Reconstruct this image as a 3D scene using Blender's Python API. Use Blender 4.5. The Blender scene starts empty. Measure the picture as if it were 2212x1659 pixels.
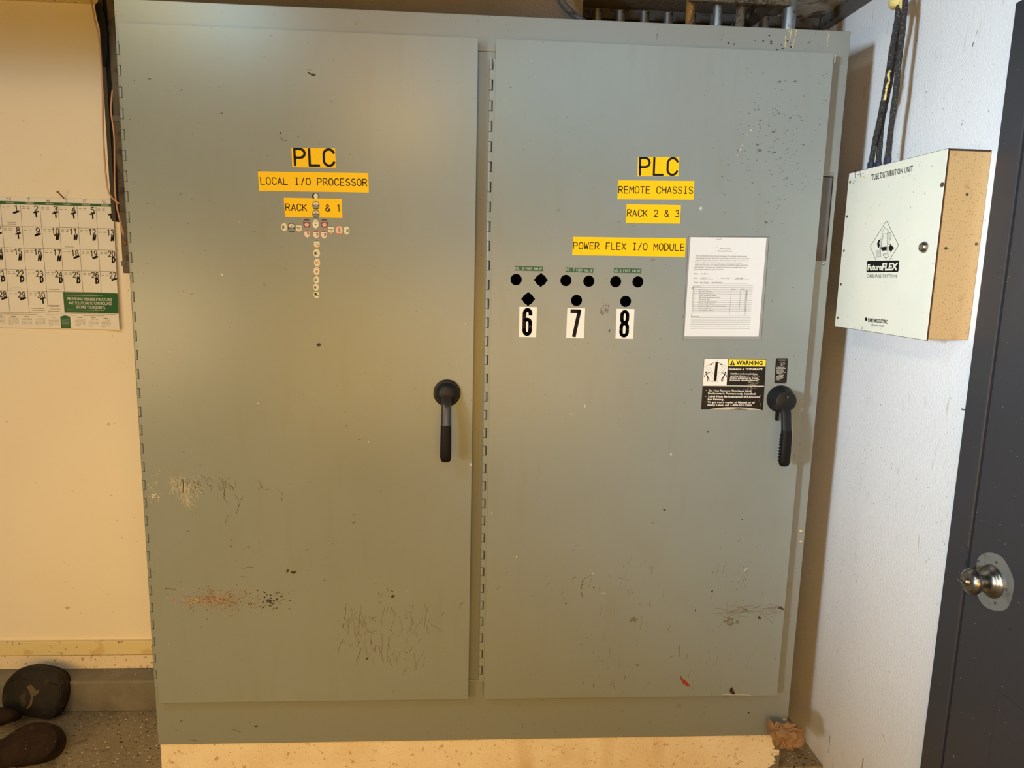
import bpy, bmesh, math, random
from mathutils import Vector, Matrix
random.seed(7)
S = bpy.context.scene
COL = S.collection
PI = math.pi

# ------------------------------------------------------------------ camera
IW, IH = 2212.0, 1659.0
CAM = Vector((0.8671, -1.8957, 1.4810)); FPX = 1544.45
CR = Vector((0.99811352, -0.05677221, 0.02337336))
CU = Vector((-0.01408619, 0.15878972, 0.98721193))
CF = Vector((0.05975766, 0.98567882, -0.15769046))
cd = bpy.data.cameras.new('camera'); cam = bpy.data.objects.new('camera', cd); COL.objects.link(cam)
cd.sensor_width = 36.0; cd.lens = 36.0*FPX/IW; cd.clip_start = 0.02
m = Matrix.Identity(4)
for i in range(3):
    m[i][0], m[i][1], m[i][2], m[i][3] = CR[i], CU[i], -CF[i], CAM[i]
cam.matrix_world = m
S.camera = cam

# ------------------------------------------------------------------ world, exposure, lights
S.view_settings.view_transform = 'Standard'; S.view_settings.look = 'None'
S.view_settings.gamma = 1.0; S.view_settings.exposure = 0.0
wd = bpy.data.worlds.new('world'); S.world = wd; wd.use_nodes = True
wd.node_tree.nodes['Background'].inputs[0].default_value = (0.85, 0.80, 0.72, 1)
wd.node_tree.nodes['Background'].inputs[1].default_value = 0.015

def area(name, loc, target, sx, sy, power, color, spread=180):
    l = bpy.data.lights.new(name, 'AREA'); l.shape = 'RECTANGLE'; l.size = sx; l.size_y = sy
    l.energy = power; l.color = color; l.spread = math.radians(spread)
    o = bpy.data.objects.new(name, l); COL.objects.link(o); o.location = loc
    o.rotation_euler = (Vector(target)-Vector(loc)).to_track_quat('-Z', 'Y').to_euler()
    return o
area('ceiling_lamp', (-0.80, -2.2, 2.90), (0.5, 0, 0.6), 0.40, 0.25, 9.4, (1, 0.87, 0.44))
area('hanging_lamp', (0.45, -2.7, 2.36), (0.8, 0, 1.2), 0.50, 0.22, 9, (1, 0.55, 0.08))
area('cool_top_fill', (-0.20, -1.6, 2.60), (0.2, 0, 0.6), 0.30, 0.20, 6, (0.38, 0.82, 1.0))  # made-up cool fill, adds blue to the upper cabinet
area('warm_high_fill', (0.60, -4.0, 3.30), (0.8, 0, 2.0), 4.0, 0.45, 20, (1.0, 0.30, 0.14))  # made-up warm fill strip, high behind the camera
area('cool_high_fill', (1.40, -4.0, 3.00), (1.2, 0, 2.0), 2.0, 0.60, 22, (0.05, 0.7, 1))  # invented cool strip for a bluish sheen along the cabinet top
area('warm_bounce_fill', (1.15, -2.9, 0.95), (1.2, 0.2, 0.25), 3.0, 1.1, 24, (1, 0.52, 0.02), 120)  # added fill, imitates warm bounce from the floor
area('warm_side_fill', (-1.20, -2.3, 1.10), (0.3, 0.3, 0.55), 1.2, 0.7, 9, (1, 0.68, 0.3), 105)  # unseen fill, added to warm the left and lower parts
area('doorway_daylight', (-2.2, -3.6, 1.70), (1.96, -0.7, 1.6), 0.35, 0.50, 14.2, (0.62, 0.83, 1), 36)

# ------------------------------------------------------------------ geometry constants (metres)
BW, BT, BB = 1.829, 2.103, 0.1255          # cabinet width, top, bottom
D = 0.028                                  # door stands proud
ZT, ZB = 2.0402, 0.2733                    # door top / bottom
L1, R1, L2, R2 = 0.0209, 0.8769, 0.9214, 1.7760
YB = 0.435                                 # back wall
XW = 1.9585                                # right wall
XF = XW-0.098                              # front face of the wall box
ZC = 2.275                                 # ceiling

def hit(px, py, axis, val):
    """world point where the photo's sight line meets the plane axis=val"""
    d = CF + CR*((px-IW/2)/FPX) + CU*((IH/2-py)/FPX)
    s = (val-CAM[axis])/d[axis]
    return CAM+d*s
def pd(px, py): return hit(px, py, 1, -D)      # on the doors
def pb(px, py): return hit(px, py, 1, 0.0)     # on the cabinet frame
def pw(px, py): return hit(px, py, 1, YB)      # on the back wall
def px_(px, py): return hit(px, py, 0, XF)     # on the wall box cover

# ------------------------------------------------------------------ materials
def srgb(r, g, b):
    f = lambda c: (c/255/12.92 if c/255 <= .04045 else ((c/255+.055)/1.055)**2.4)
    return (f(r), f(g), f(b), 1)
def mat(name, col, rough=0.6, metal=0.0, spec=0.5, specks=(), bump=(), tint=None, coords='Object', alpha=1.0, coat=0):
    """specks: (scale, lo, hi, colour, strength, stretch_xyz, mask_scale) procedural dirt; bump: (scale, strength, distance)"""
    M = bpy.data.materials.new(name); M.use_nodes = True
    nt = M.node_tree; N = nt.nodes; L = nt.links
    b = N['Principled BSDF']; b.inputs['Roughness'].default_value = rough
    b.inputs['Metallic'].default_value = metal; b.inputs['Specular IOR Level'].default_value = spec
    b.inputs['Alpha'].default_value = alpha
    b.inputs['Coat Weight'].default_value = coat
    tc = N.new('ShaderNodeTexCoord')
    def noise(scale, stretch=(1, 1, 1), detail=3, rough_=.6, off=0):
        mp = N.new('ShaderNodeMapping'); mp.inputs['Scale'].default_value = stretch
        mp.inputs['Location'].default_value = (off, off*1.7, off*.6)
        L.new(tc.outputs[coords], mp.inputs['Vector'])
        n = N.new('ShaderNodeTexNoise'); n.inputs['Scale'].default_value = scale
        n.inputs['Detail'].default_value = detail; n.inputs['Roughness'].default_value = rough_
        L.new(mp.outputs[0], n.inputs['Vector']); return n.outputs['Fac']
    def ramp(src, lo, hi):
        r = N.new('ShaderNodeMapRange'); r.inputs['From Min'].default_value = lo; r.inputs['From Max'].default_value = hi
        L.new(src, r.inputs['Value']); return r.outputs[0]
    cur = None
    def mix(fac, a, c2):
        x = N.new('ShaderNodeMix'); x.data_type = 'RGBA'
        L.new(fac, x.inputs['Factor'])
        if a is None: x.inputs['A'].default_value = col
        else: L.new(a, x.inputs['A'])
        x.inputs['B'].default_value = c2
        return x.outputs['Result']
    if tint:
        sc, c2 = tint
        cur = mix(ramp(noise(sc, detail=4), .35, .68), cur, c2)
    for k, sp in enumerate(specks):
        sc, lo, hi, c2, st = sp[:5]
        stretch = sp[5] if len(sp) > 5 and sp[5] else (1, 1, 1)
        f = ramp(noise(sc, stretch, 2, .5, off=3.1*k+1), lo, hi)
        if len(sp) > 6:
            g = ramp(noise(sp[6], detail=2, off=9.3*k), .42, .62)
            mu = N.new('ShaderNodeMath'); mu.operation = 'MULTIPLY'; L.new(f, mu.inputs[0]); L.new(g, mu.inputs[1]); f = mu.outputs[0]
        mu = N.new('ShaderNodeMath'); mu.operation = 'MULTIPLY'; L.new(f, mu.inputs[0]); mu.inputs[1].default_value = st
        cur = mix(mu.outputs[0], cur, c2)
    if cur is None: b.inputs['Base Color'].default_value = col
    else: L.new(cur, b.inputs['Base Color'])
    prev = None
    for sc, st, di in bump:
        bp = N.new('ShaderNodeBump'); bp.inputs['Strength'].default_value = st; bp.inputs['Distance'].default_value = di
        L.new(noise(sc, detail=4), bp.inputs['Height'])
        if prev: L.new(prev, bp.inputs['Normal'])
        prev = bp.outputs[0]
    if prev: L.new(prev, b.inputs['Normal'])
    return M
BROWN = srgb(70, 48, 28); DARK = srgb(28, 24, 22)
GREYC = srgb(139, 146, 145)
M = {}
M['door_paint'] = mat('grey_enamel', GREYC, .30, spec=.60, tint=(2.3, srgb(135, 141, 139)),
    specks=((55, .70, .76, srgb(70, 66, 58), .75, (1, 1, 1.5), 2.0), (140, .74, .80, srgb(60, 50, 40), .6), (9, .55, .75, srgb(132, 130, 120), .25, (3, 1, .5)), (30, .77, .79, srgb(215, 212, 205), .7)),
    bump=((420, .05, .0006),))
M['frame_paint'] = mat('grey_enamel_frame', srgb(134, 138, 135), .30, spec=.60,
    specks=((60, .70, .77, srgb(80, 72, 60), .7, None, 2.4), (26, .66, .74, srgb(120, 112, 96), .5)), bump=((420, .05, .0006),))
M['dark_inside'] = mat('dark_interior', srgb(34, 34, 36), .8)
M['recess'] = mat('dark_grey_recess', srgb(88, 86, 86), .5, specks=((20, .55, .7, srgb(78, 58, 40), .8, (1, 1, .3)),))
M['back_wall'] = mat('cream_wall_paint', srgb(242, 230, 214), .75, spec=.25, tint=(1.6, srgb(238, 225, 207)),
    specks=((70, .74, .78, srgb(120, 95, 60), .7, None, 3.0), (16, .76, .79, srgb(90, 76, 60), .5)), bump=((90, .12, .002), (260, .12, .001)))
M['right_wall'] = mat('white_textured_wall', srgb(236, 233, 234), .7, spec=.3, tint=(1.4, srgb(230, 226, 226)),
    specks=((110, .715, .75, srgb(90, 80, 72), .75, None, 2.2), (24, .80, .82, srgb(100, 74, 50), .5), (30, .66, .74, srgb(180, 160, 140), .5, (1, 3, .5), 1.6)),
    bump=((170, .55, .0035), (480, .25, .001)))
M['stained'] = mat('stained_cream_band', srgb(226, 208, 160), .7, specks=((60, .66, .72, srgb(110, 80, 40), .7), (14, .62, .7, srgb(200, 170, 110), .6), (150, .72, .76, DARK, .7)), bump=((120, .2, .002),))
M['cream_band'] = mat('speckled_cream_band', srgb(232, 214, 190), .7, specks=((260, .60, .70, srgb(176, 136, 92), .3), (80, .62, .70, srgb(150, 110, 70), .7), (150, .70, .74, srgb(70, 45, 25), .8), (11, .72, .74, srgb(130, 130, 130), .8)), bump=((120, .25, .002),))
M['plinth'] = mat('speckled_cream_plinth', srgb(242, 228, 206), .75, tint=(6, srgb(232, 212, 184)),
    specks=((260, .58, .68, srgb(200, 166, 124), .32), (60, .64, .74, srgb(170, 125, 75), .7), (170, .70, .75, srgb(95, 65, 38), .8), (7, .62, .75, srgb(196, 160, 115), .6, (1, 1, .4))), bump=((90, .25, .003),))
M['curb'] = mat('grey_brown_curb', srgb(130, 123, 112), .6, specks=((90, .72, .75, DARK, .8), (110, .73, .75, srgb(225, 215, 200), .9)), tint=(9, srgb(104, 97, 88)))
M['floor'] = mat('flecked_epoxy_floor', srgb(150, 136, 112), .5, tint=(5, srgb(138, 122, 98)),
    specks=((125, .645, .66, srgb(30, 22, 18), 1.0, (.7, 1, 1)), (150, .665, .68, srgb(240, 228, 208), 1.0, (.6, 1, 1)), (260, .68, .72, srgb(60, 46, 34), .6), (14, .64, .72, srgb(96, 70, 46), .5)), bump=((200, .15, .002),))
M['ceiling'] = mat('dark_textured_ceiling', srgb(150, 140, 130), .9, spec=.1, tint=(3, srgb(134, 124, 112)), bump=((130, .9, .006),))
M['plaster'] = mat('dirty_plaster', srgb(190, 184, 172), .9, specks=((16, .5, .62, srgb(96, 84, 70), .9),), bump=((60, .8, .008),))
M['steel'] = mat('galvanised_steel', srgb(160, 162, 166), .38, metal=.85, specks=((60, .55, .7, srgb(70, 64, 58), .7),), bump=((90, .2, .001),))
M['rusty'] = mat('rusty_conduit', srgb(134, 96, 44), .75, specks=((70, .5, .65, srgb(60, 40, 22), .9), (150, .66, .7, srgb(190, 150, 80), .8)), bump=((120, .8, .004),))
M['dusty'] = mat('dusty_conduit', srgb(104, 94, 78), .95, specks=((80, .5, .62, srgb(56, 50, 40), .9), (200, .64, .68, srgb(150, 140, 120), .8)), bump=((140, 1, .006),))
M['strut'] = mat('grimy_strut', srgb(104, 100, 96), .6, metal=.3, specks=((40, .55, .68, srgb(66, 56, 46), .8),))
M['channel'] = mat('grimy_channel', srgb(92, 82, 70), .6, metal=.2, specks=((30, .5, .65, srgb(50, 36, 24), .9),))
M['blackch'] = mat('black_slot', srgb(12, 10, 10), .9)
M['flap'] = mat('torn_dark_strip', srgb(66, 60, 48), .8)
M['copper'] = mat('tan_wire', srgb(200, 150, 115), .5)
M['black'] = mat('black_plastic', srgb(22, 22, 25), .5, spec=.35, specks=((160, .74, .78, srgb(120, 100, 80), .6),), bump=((500, .1, .0005),))
M['blackgrip'] = mat('black_grip', srgb(10, 10, 11), .6, spec=.25)
M['handle_upper'] = mat('lit_neck_black', srgb(44, 40, 38), .32, spec=.7)  # lighter black, puts the lit slope of the neck into the colour
M['yellow'] = mat('yellow_tape', srgb(255, 204, 0), .6, spec=.3, specks=((150, .73, .76, srgb(90, 70, 20), .5),))
M['ink'] = mat('black_ink', srgb(20, 17, 12), .7, spec=.2)
M['inkgrey'] = mat('grey_ink', srgb(110, 108, 106), .8)
M['cal_ink'] = mat('grey_print_ink', srgb(72, 68, 64), .8)
M['white'] = mat('white_vinyl', srgb(242, 236, 228), .5)
M['paper'] = mat('white_paper', srgb(228, 228, 230), .6, specks=((90, .74, .77, srgb(150, 145, 140), .6),))
M['calpaper'] = mat('calendar_paper', srgb(236, 230, 224), .6, tint=(4, srgb(228, 222, 216)))
M['sleeve'] = mat('clear_sleeve', srgb(150, 152, 150), .18, spec=.6)
M['green'] = mat('green_print', srgb(24, 92, 44), .5)
M['tape_green'] = mat('green_embossed_tape', srgb(38, 84, 62), .45, specks=((300, .6, .66, srgb(80, 130, 105), .6),))
M['embossed'] = mat('embossed_white', srgb(200, 214, 200), .6)
M['warn_yellow'] = mat('warning_yellow', srgb(248, 222, 70), .45)
M['warn_black'] = mat('warning_black', srgb(20, 19, 21), .35, specks=((180, .71, .75, srgb(150, 145, 135), .6),))
M['worn'] = mat('worn_foil', srgb(200, 186, 164), .35, specks=((60, .5, .64, srgb(60, 52, 46), .8, (.3, 1, 1.5)),))
M['drip'] = mat('brown_drips', srgb(150, 112, 70), .8)
M['wallmark'] = mat('dark_wall_marks', srgb(96, 86, 80), .8)
M['softscuff'] = mat('soft_grey_scuffs', srgb(98, 100, 98), .6)
M['scratch'] = mat('bare_scratches', srgb(208, 196, 176), .6)
M['scuff'] = mat('dark_scuffs', srgb(62, 50, 34), .7)
M['grime'] = mat('grime_streaks', srgb(112, 106, 90), .7)
M['rust'] = mat('rust_specks', srgb(136, 88, 60), .8)
M['rustlight'] = mat('pale_rust', srgb(180, 150, 120), .8)
M['box_cream'] = mat('cream_cover', srgb(240, 232, 214), .45, spec=.4, tint=(5, srgb(230, 227, 210)),
    specks=((70, .69, .74, srgb(110, 104, 92), .7, None, 6), (150, .75, .78, srgb(90, 80, 70), .6)))
M['box_side'] = mat('tan_box_side', srgb(206, 170, 120), .6, tint=(7, srgb(206, 170, 118)),
    specks=((330, .60, .68, srgb(120, 82, 44), .7), (22, .62, .72, srgb(176, 132, 84), .6)), bump=((200, .15, .001),))  # tan body, browner than the cream cover
M['box_gap'] = mat('grimy_joint', srgb(66, 48, 36), .9)
M['cable'] = mat('dusty_black_cable', srgb(50, 48, 48), .9, specks=((220, .55, .66, srgb(104, 98, 92), .8), (60, .6, .7, srgb(24, 22, 22), .7)), bump=((200, 1, .004),))
M['gland'] = mat('dark_blue_gland', srgb(38, 44, 70), .5)
M['foam'] = mat('yellow_foam', srgb(228, 204, 128), .6, bump=((60, .4, .004),))
M['grey_door'] = mat('charcoal_door_paint', srgb(56, 54, 58), .42, spec=.45, specks=((150, .745, .77, srgb(190, 185, 180), .8), (60, .76, .78, srgb(40, 32, 28), .7)), bump=((300, .08, .001),))
M['seal'] = mat('door_seal', srgb(58, 40, 26), .8)
M['plate'] = mat('brushed_patch_plate', srgb(150, 152, 150), .45, metal=.6, specks=((50, .55, .7, srgb(120, 110, 96), .6),))
M['nickel'] = mat('satin_nickel', srgb(150, 146, 142), .28, metal=1.0)
M['screw'] = mat('screw_metal', srgb(120, 112, 104), .4, metal=.8)
M['brownpaper'] = mat('brown_paper', srgb(150, 114, 78), .85, specks=((40, .5, .7, srgb(136, 98, 62), .6),))
M['boot_dark'] = mat('muddy_black_rubber', srgb(38, 33, 27), .7, spec=.3, tint=(14, srgb(28, 22, 18)), specks=((26, .60, .70, srgb(70, 62, 48), .7), (150, .76, .80, srgb(150, 130, 100), .5)), bump=((60, .5, .004),))
M['boot_brown'] = mat('muddy_brown_leather', srgb(50, 36, 27), .85, spec=.2, tint=(22, srgb(34, 24, 18)), specks=((60, .66, .74, srgb(72, 58, 44), .7), (220, .77, .79, srgb(220, 200, 170), .8)), bump=((80, .6, .004),))
M['mud'] = mat('dried_tan_mud', srgb(92, 80, 58), .9)
M['sock'] = mat('pale_grey_lining', srgb(118, 108, 96), .9)
M['leaf_red'] = mat('red_chip', srgb(150, 56, 30), .6)
M['chipdark'] = mat('dark_chip', srgb(52, 24, 18), .7)

# ------------------------------------------------------------------ mesh helpers
def box(bm, x0, x1, y0, y1, z0, z1):
    v = [bm.verts.new((x, y, z)) for x in (x0, x1) for y in (y0, y1) for z in (z0, z1)]
    for f in ((0, 1, 3, 2), (4, 6, 7, 5), (0, 4, 5, 1), (2, 3, 7, 6), (0, 2, 6, 4), (1, 5, 7, 3)):
        bm.faces.new([v[i] for i in f])
def B(*a):
    bm = bmesh.new()
    if a: box(bm, *a)
    return bm
def link(name, bm, material, parent=None, org=None, smooth=False, bev=0):
    """links bm as one mesh object; verts are given in world space, org is the thing's base"""
    if org is None: org = Vector((0, 0, 0))
    org = Vector(org)
    bmesh.ops.recalc_face_normals(bm, faces=bm.faces[:])
    for v in bm.verts: v.co -= org
    me = bpy.data.meshes.new(name); bm.to_mesh(me); bm.free()
    mats = material if isinstance(material, (list, tuple)) else [material]
    for mm in mats: me.materials.append(mm)
    if smooth:
        me.polygons.foreach_set('use_smooth', [True]*len(me.polygons))
        me.set_sharp_from_angle(angle=math.radians(40))
    o = bpy.data.objects.new(name, me); COL.objects.link(o)
    if parent: o.parent = parent
    else: o.location = org
    if bev:
        md = o.modifiers.new('bevel', 'BEVEL'); md.width = bev; md.segments = 2; md.limit_method = 'ANGLE'; md.angle_limit = math.radians(50)
    return o
def tag(o, label, cat, group=None, kind=None):
    if label: o['label'] = label
    if cat: o['category'] = cat
    if group: o['group'] = group
    if kind: o['kind'] = kind
    return o
def struct(name, bm, material, **k):
    o = link(name, bm, material, **k); o['kind'] = 'structure'; return o
class Thing:
    def __init__(s, name, label, cat, loc, group=None):
        s.o = bpy.data.objects.new(name, None); COL.objects.link(s.o); s.o.location = loc; s.org = Vector(loc)
        s.o.empty_display_size = .05
        tag(s.o, label, cat, group)
    def part(s, name, bm, material, parent=None, **k):
        lab = k.pop('label', None)
        o = link(name, bm, material, parent or s.o, s.org, **k)
        if lab: o['label'] = lab
        return o
def tube(bm, pts, r, n=10, caps=True):
    pts = [Vector(p) for p in pts]
    rr = r if isinstance(r, (list, tuple)) else [r]*len(pts)
    rings = []; up = None
    for i, p in enumerate(pts):
        t = (pts[min(i+1, len(pts)-1)]-pts[max(i-1, 0)]).normalized()
        if up is None: up = Vector((1, 0, 0)) if abs(t.x) < .8 else Vector((0, 1, 0))
        a = t.cross(up).normalized(); b = a.cross(t).normalized(); up = b
        rings.append([bm.verts.new(p+(a*math.cos(2*PI*k/n)+b*math.sin(2*PI*k/n))*rr[i]) for k in range(n)])
    for A, Bq in zip(rings, rings[1:]):
        for k in range(n): bm.faces.new((A[k], A[(k+1) % n], Bq[(k+1) % n], Bq[k]))
    if caps: bm.faces.new(rings[0]); bm.faces.new(rings[-1])
def lathe(bm, prof, c, axis, n=32):
    """prof: (distance along axis, radius)"""
    ax = Vector(axis).normalized(); u = ax.orthogonal().normalized(); v = ax.cross(u)
    rings = []
    for d, r in prof:
        rings.append([bm.verts.new(Vector(c)+ax*d+(u*math.cos(2*PI*k/n)+v*math.sin(2*PI*k/n))*max(r, 1e-5)) for k in range(n)])
    for A, Bq in zip(rings, rings[1:]):
        for k in range(n): bm.faces.new((A[k], A[(k+1) % n], Bq[(k+1) % n], Bq[k]))
    bm.faces.new(rings[0]); bm.faces.new(rings[-1])
def catmull(pts, k=6):
    pts = [Vector(p) for p in pts]; P = [pts[0]]+pts+[pts[-1]]; out = []
    for i in range(1, len(P)-2):
        for j in range(k):
            t = j/k; a, b, c, d = P[i-1], P[i], P[i+1], P[i+2]
            out.append(.5*((2*b)+(c-a)*t+(2*a-5*b+4*c-d)*t*t+(3*b-a-3*c+d)*t**3))
    out.append(pts[-1]); return out
def plate(outer, holes, y0, y1):
    """flat plate in XZ with real holes, front at y0, back at y1"""
    bm = bmesh.new()
    for y in (y0, y1):
        es = []
        for loop in [outer]+holes:
            vs = [bm.verts.new((x, y, z)) for x, z in loop]
            es += [bm.edges.new((vs[i], vs[(i+1) % len(vs)])) for i in range(len(vs))]
        bmesh.ops.triangle_fill(bm, edges=es, use_beauty=True)
    bm.verts.ensure_lookup_table()
    n = len(bm.verts)//2; k = 0
    for loop in [outer]+holes:
        m_ = len(loop)
        for i in range(m_):
            a, b = k+i, k+(i+1) % m_
            bm.faces.new((bm.verts[a], bm.verts[b], bm.verts[n+b], bm.verts[n+a]))
        k += m_
    return bm
def circ(cx, cz, r, n=32): return [(cx+r*math.cos(2*PI*k/n), cz+r*math.sin(2*PI*k/n)) for k in range(n)]

# ---- labels: a quad on a surface with its own (u, v) in 0..1, u right, v down
class Quad:
    def __init__(s, corners, f, nrm=(0, -1, 0), pts=None):
        s.p = pts or [f(*c) for c in corners]        # TL TR BR BL
        s.n = Vector(nrm); s.f = f
    def at(s, u, v, off=0):
        a, b, c, d = s.p
        return (a*(1-u)+b*u)*(1-v)+(d*(1-u)+c*u)*v+s.n*off
    def w(s): return (s.p[1]-s.p[0]).length
    def h(s): return (s.p[3]-s.p[0]).length
    def slab(s, t=.0004, u0=0, v0=0, u1=1, v1=1, base=0.0, bm=None):
        bm = bm or bmesh.new()
        c = [(u0, v0), (u1, v0), (u1, v1), (u0, v1)]
        A = [bm.verts.new(s.at(u, v, base)) for u, v in c]; Bq = [bm.verts.new(s.at(u, v, base+t)) for u, v in c]
        bm.faces.new(A); bm.faces.new(Bq)
        for i in range(4): bm.faces.new((A[i], A[(i+1) % 4], Bq[(i+1) % 4], Bq[i]))
        return bm
    def poly(s, bm, pts, off): bm.faces.new([bm.verts.new(s.at(u, v, off)) for u, v in pts])
    def line(s, bm, pts, wd, off, closed=False):
        """polyline of width wd metres"""
        W_, H_ = s.w(), s.h()
        q = [Vector((u*W_, v*H_)) for u, v in pts]
        if closed: q.append(q[0])
        for i in range(len(q)-1):
            a, b = q[i], q[i+1]; d = (b-a)
            if d.length < 1e-7: continue
            d.normalize(); nn = Vector((-d.y, d.x))*wd/2; e = d*wd*.32
            s.poly(bm, [((p.x)/W_, (p.y)/H_) for p in (a-e+nn, b+e+nn, b+e-nn, a-e-nn)], off+(i % 3)*.00003)
# ---- sans text from the built-in font
_tc = {}
def glyphs(txt, bold):
    k = (txt, bold)
    if k not in _tc:
        c = bpy.data.curves.new('t', 'FONT'); c.body = txt; c.size = 1; c.offset = bold; c.resolution_u = 2
        o = bpy.data.objects.new('t', c); me = o.to_mesh()
        vs = [(v.co.x, v.co.y) for v in me.vertices]; fs = [tuple(p.vertices) for p in me.polygons]
        o.to_mesh_clear(); bpy.data.objects.remove(o); bpy.data.curves.remove(c)
        x0 = min(v[0] for v in vs); x1 = max(v[0] for v in vs)
        _tc[k] = ([(x-x0, y) for x, y in vs], fs, x1-x0)
    return _tc[k]
def text(q, bm, txt, u0, u1, vb, vt, off, bold=0.0, shear=0.0):
    """txt between u0 and u1, baseline vb, cap height up to vt"""
    vs, fs, w = glyphs(txt, bold); cap = .73
    V = [bm.verts.new(q.at(u0+(x+shear*y)/w*(u1-u0), vb+(vt-vb)*y/cap, off)) for x, y in vs]
    for f in fs:
        try: bm.faces.new([V[i] for i in f])
        except ValueError: pass
# ---- narrow single-stroke lettering (label-maker style), box 4 wide x 6 high
def arc(cx, cy, rx, ry, a0, a1, n=9):
    return [(cx+rx*math.cos(math.radians(a0+(a1-a0)*i/n)), cy+ry*math.sin(math.radians(a0+(a1-a0)*i/n))) for i in range(n+1)]
G = {
 'P': [[(0, 0), (0, 6), (2, 6)]+arc(2, 4.4, 1.8, 1.6, 90, -90)+[(0, 2.8)]],
 'L': [[(.2, 6), (.2, 0), (3.8, 0)]],
 'C': [arc(2.2, 4, 2, 2, 20, 180)+arc(2.2, 2, 2, 2, 180, 340)],
 'O': [arc(2, 3.9, 1.9, 2.1, 0, 180)+arc(2, 2.1, 1.9, 2.1, 180, 360)+[(3.9, 3.9)]],
 'A': [[(0, 0), (2, 6), (4, 0)], [(.7, 2), (3.3, 2)]],
 'I': [[(.8, 6), (3.2, 6)], [(2, 6), (2, 0)], [(.8, 0), (3.2, 0)]],
 '/': [[(.6, -.3), (3.4, 6.3)]],
 'R': [[(0, 0), (0, 6), (2, 6)]+arc(2, 4.5, 1.7, 1.5, 90, -90)+[(0, 3)], [(1.8, 3), (3.9, 0)]],
 'E': [[(3.6, 6), (.2, 6), (.2, 0), (3.7, 0)], [(.2, 3.1), (3.2, 3.1)]],
 'S': [arc(2, 4.5, 1.7, 1.5, 25, 270)+arc(2, 1.5, 1.8, 1.5, 90, -160)],
 'K': [[(.1, 6), (.1, 0)], [(3.8, 6), (.1, 2.4)], [(1.3, 3.6), (4, 0)]],
 'M': [[(0, 0), (0, 6), (2, 2.6), (4, 6), (4, 0)]],
 'T': [[(0, 6), (4, 6)], [(2, 6), (2, 0)]],
 'H': [[(0, 6), (0, 0)], [(4, 6), (4, 0)], [(0, 3.1), (4, 3.1)]],
 'W': [[(-.1, 6), (.9, 0), (2, 4.4), (3.1, 0), (4.1, 6)]],
 'F': [[(3.8, 6), (.3, 6), (.3, 0)], [(.3, 3.1), (3.3, 3.1)]],
 'X': [[(0, 6), (4, 0)], [(4, 6), (0, 0)]],
 'D': [[(.1, 0), (.1, 6), (1.4, 6)]+arc(1.4, 3, 2.5, 3, 90, -90)+[(.1, 0)]],
 'U': [[(.1, 6), (.1, 2)]+arc(2, 2, 1.9, 2, 180, 360)+[(3.9, 6)]],
 'N': [[(0, 0), (0, 6), (4, 0), (4, 6)]],
 'V': [[(0, 6), (2, 0), (4, 6)]],
 'Y': [[(0, 6), (2, 3), (4, 6)], [(2, 3), (2, 0)]],
 'G': [arc(2.1, 4, 1.9, 2, 25, 180)+arc(2.1, 2, 1.9, 2, 180, 360)+[(4, 2.8), (2.4, 2.8)]],
 'J': [[(3.4, 6), (3.4, 2)]+arc(1.8, 2, 1.6, 2, 0, -180)],
 'B': [[(0, 0), (0, 6), (2, 6)]+arc(2, 4.6, 1.5, 1.4, 90, -90)+[(0, 3.2), (2, 3.2)]+arc(2, 1.6, 1.8, 1.6, 90, -90)+[(0, 0)]],
 '&': [[(4, 0), (1, 4.3)]+arc(1.9, 4.9, 1.0, 1.1, 200, -30)+[(.6, 2.4)]+arc(1.8, 1.5, 1.6, 1.5, 160, 300)+[(3.9, 2.5)]],
 '1': [[(.9, 4.8), (2.3, 6), (2.3, 0)]],
 '2': [arc(2, 4.3, 1.7, 1.7, 160, -30)+[(.2, 0), (3.9, 0)]],
 '3': [arc(1.9, 4.6, 1.5, 1.4, 150, -90)+arc(1.9, 1.6, 1.8, 1.6, 90, -150)],
 '4': [[(3.9, 1.7), (.1, 1.7), (2.9, 6), (2.9, 0)]],
 '5': [[(3.6, 6), (.7, 6), (.5, 3.4)]+arc(2, 2, 1.8, 2, 120, -150)],
 '6': [arc(2, 1.9, 1.8, 1.9, 0, 360, 14), [(.2, 2.2)]+arc(2.4, 3, 2.2, 3, 180, 60)],
 '7': [[(.2, 6), (3.9, 6), (1.3, 0)]],
 '8': [arc(2, 4.5, 1.5, 1.5, 0, 360, 14), arc(2, 1.5, 1.8, 1.6, 0, 360, 14)],
 '9': [arc(2, 4.1, 1.8, 1.9, 0, 360, 14), [(3.8, 3.8)]+arc(1.6, 3, 2.2, 3, 0, -120)],
 '0': [arc(2, 3.9, 1.7, 2.1, 0, 180)+arc(2, 2.1, 1.7, 2.1, 180, 360)+[(3.7, 3.9)]],
 '.': [[(1.8, 0), (2.2, .3)]], '-': [[(.6, 3), (3.4, 3)]], ' ': []}
def mono(q, bm, txt, u0, u1, vb, vt, wd, off, fill=.74):
    n = len(txt); cw = (u1-u0)/(n-1+fill)
    for i, ch in enumerate(txt):
        for st in G[ch]:
            q.line(bm, [(u0+i*cw+x/4*cw*fill, vb+(vt-vb)*y/6) for x, y in st], wd, off)

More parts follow.
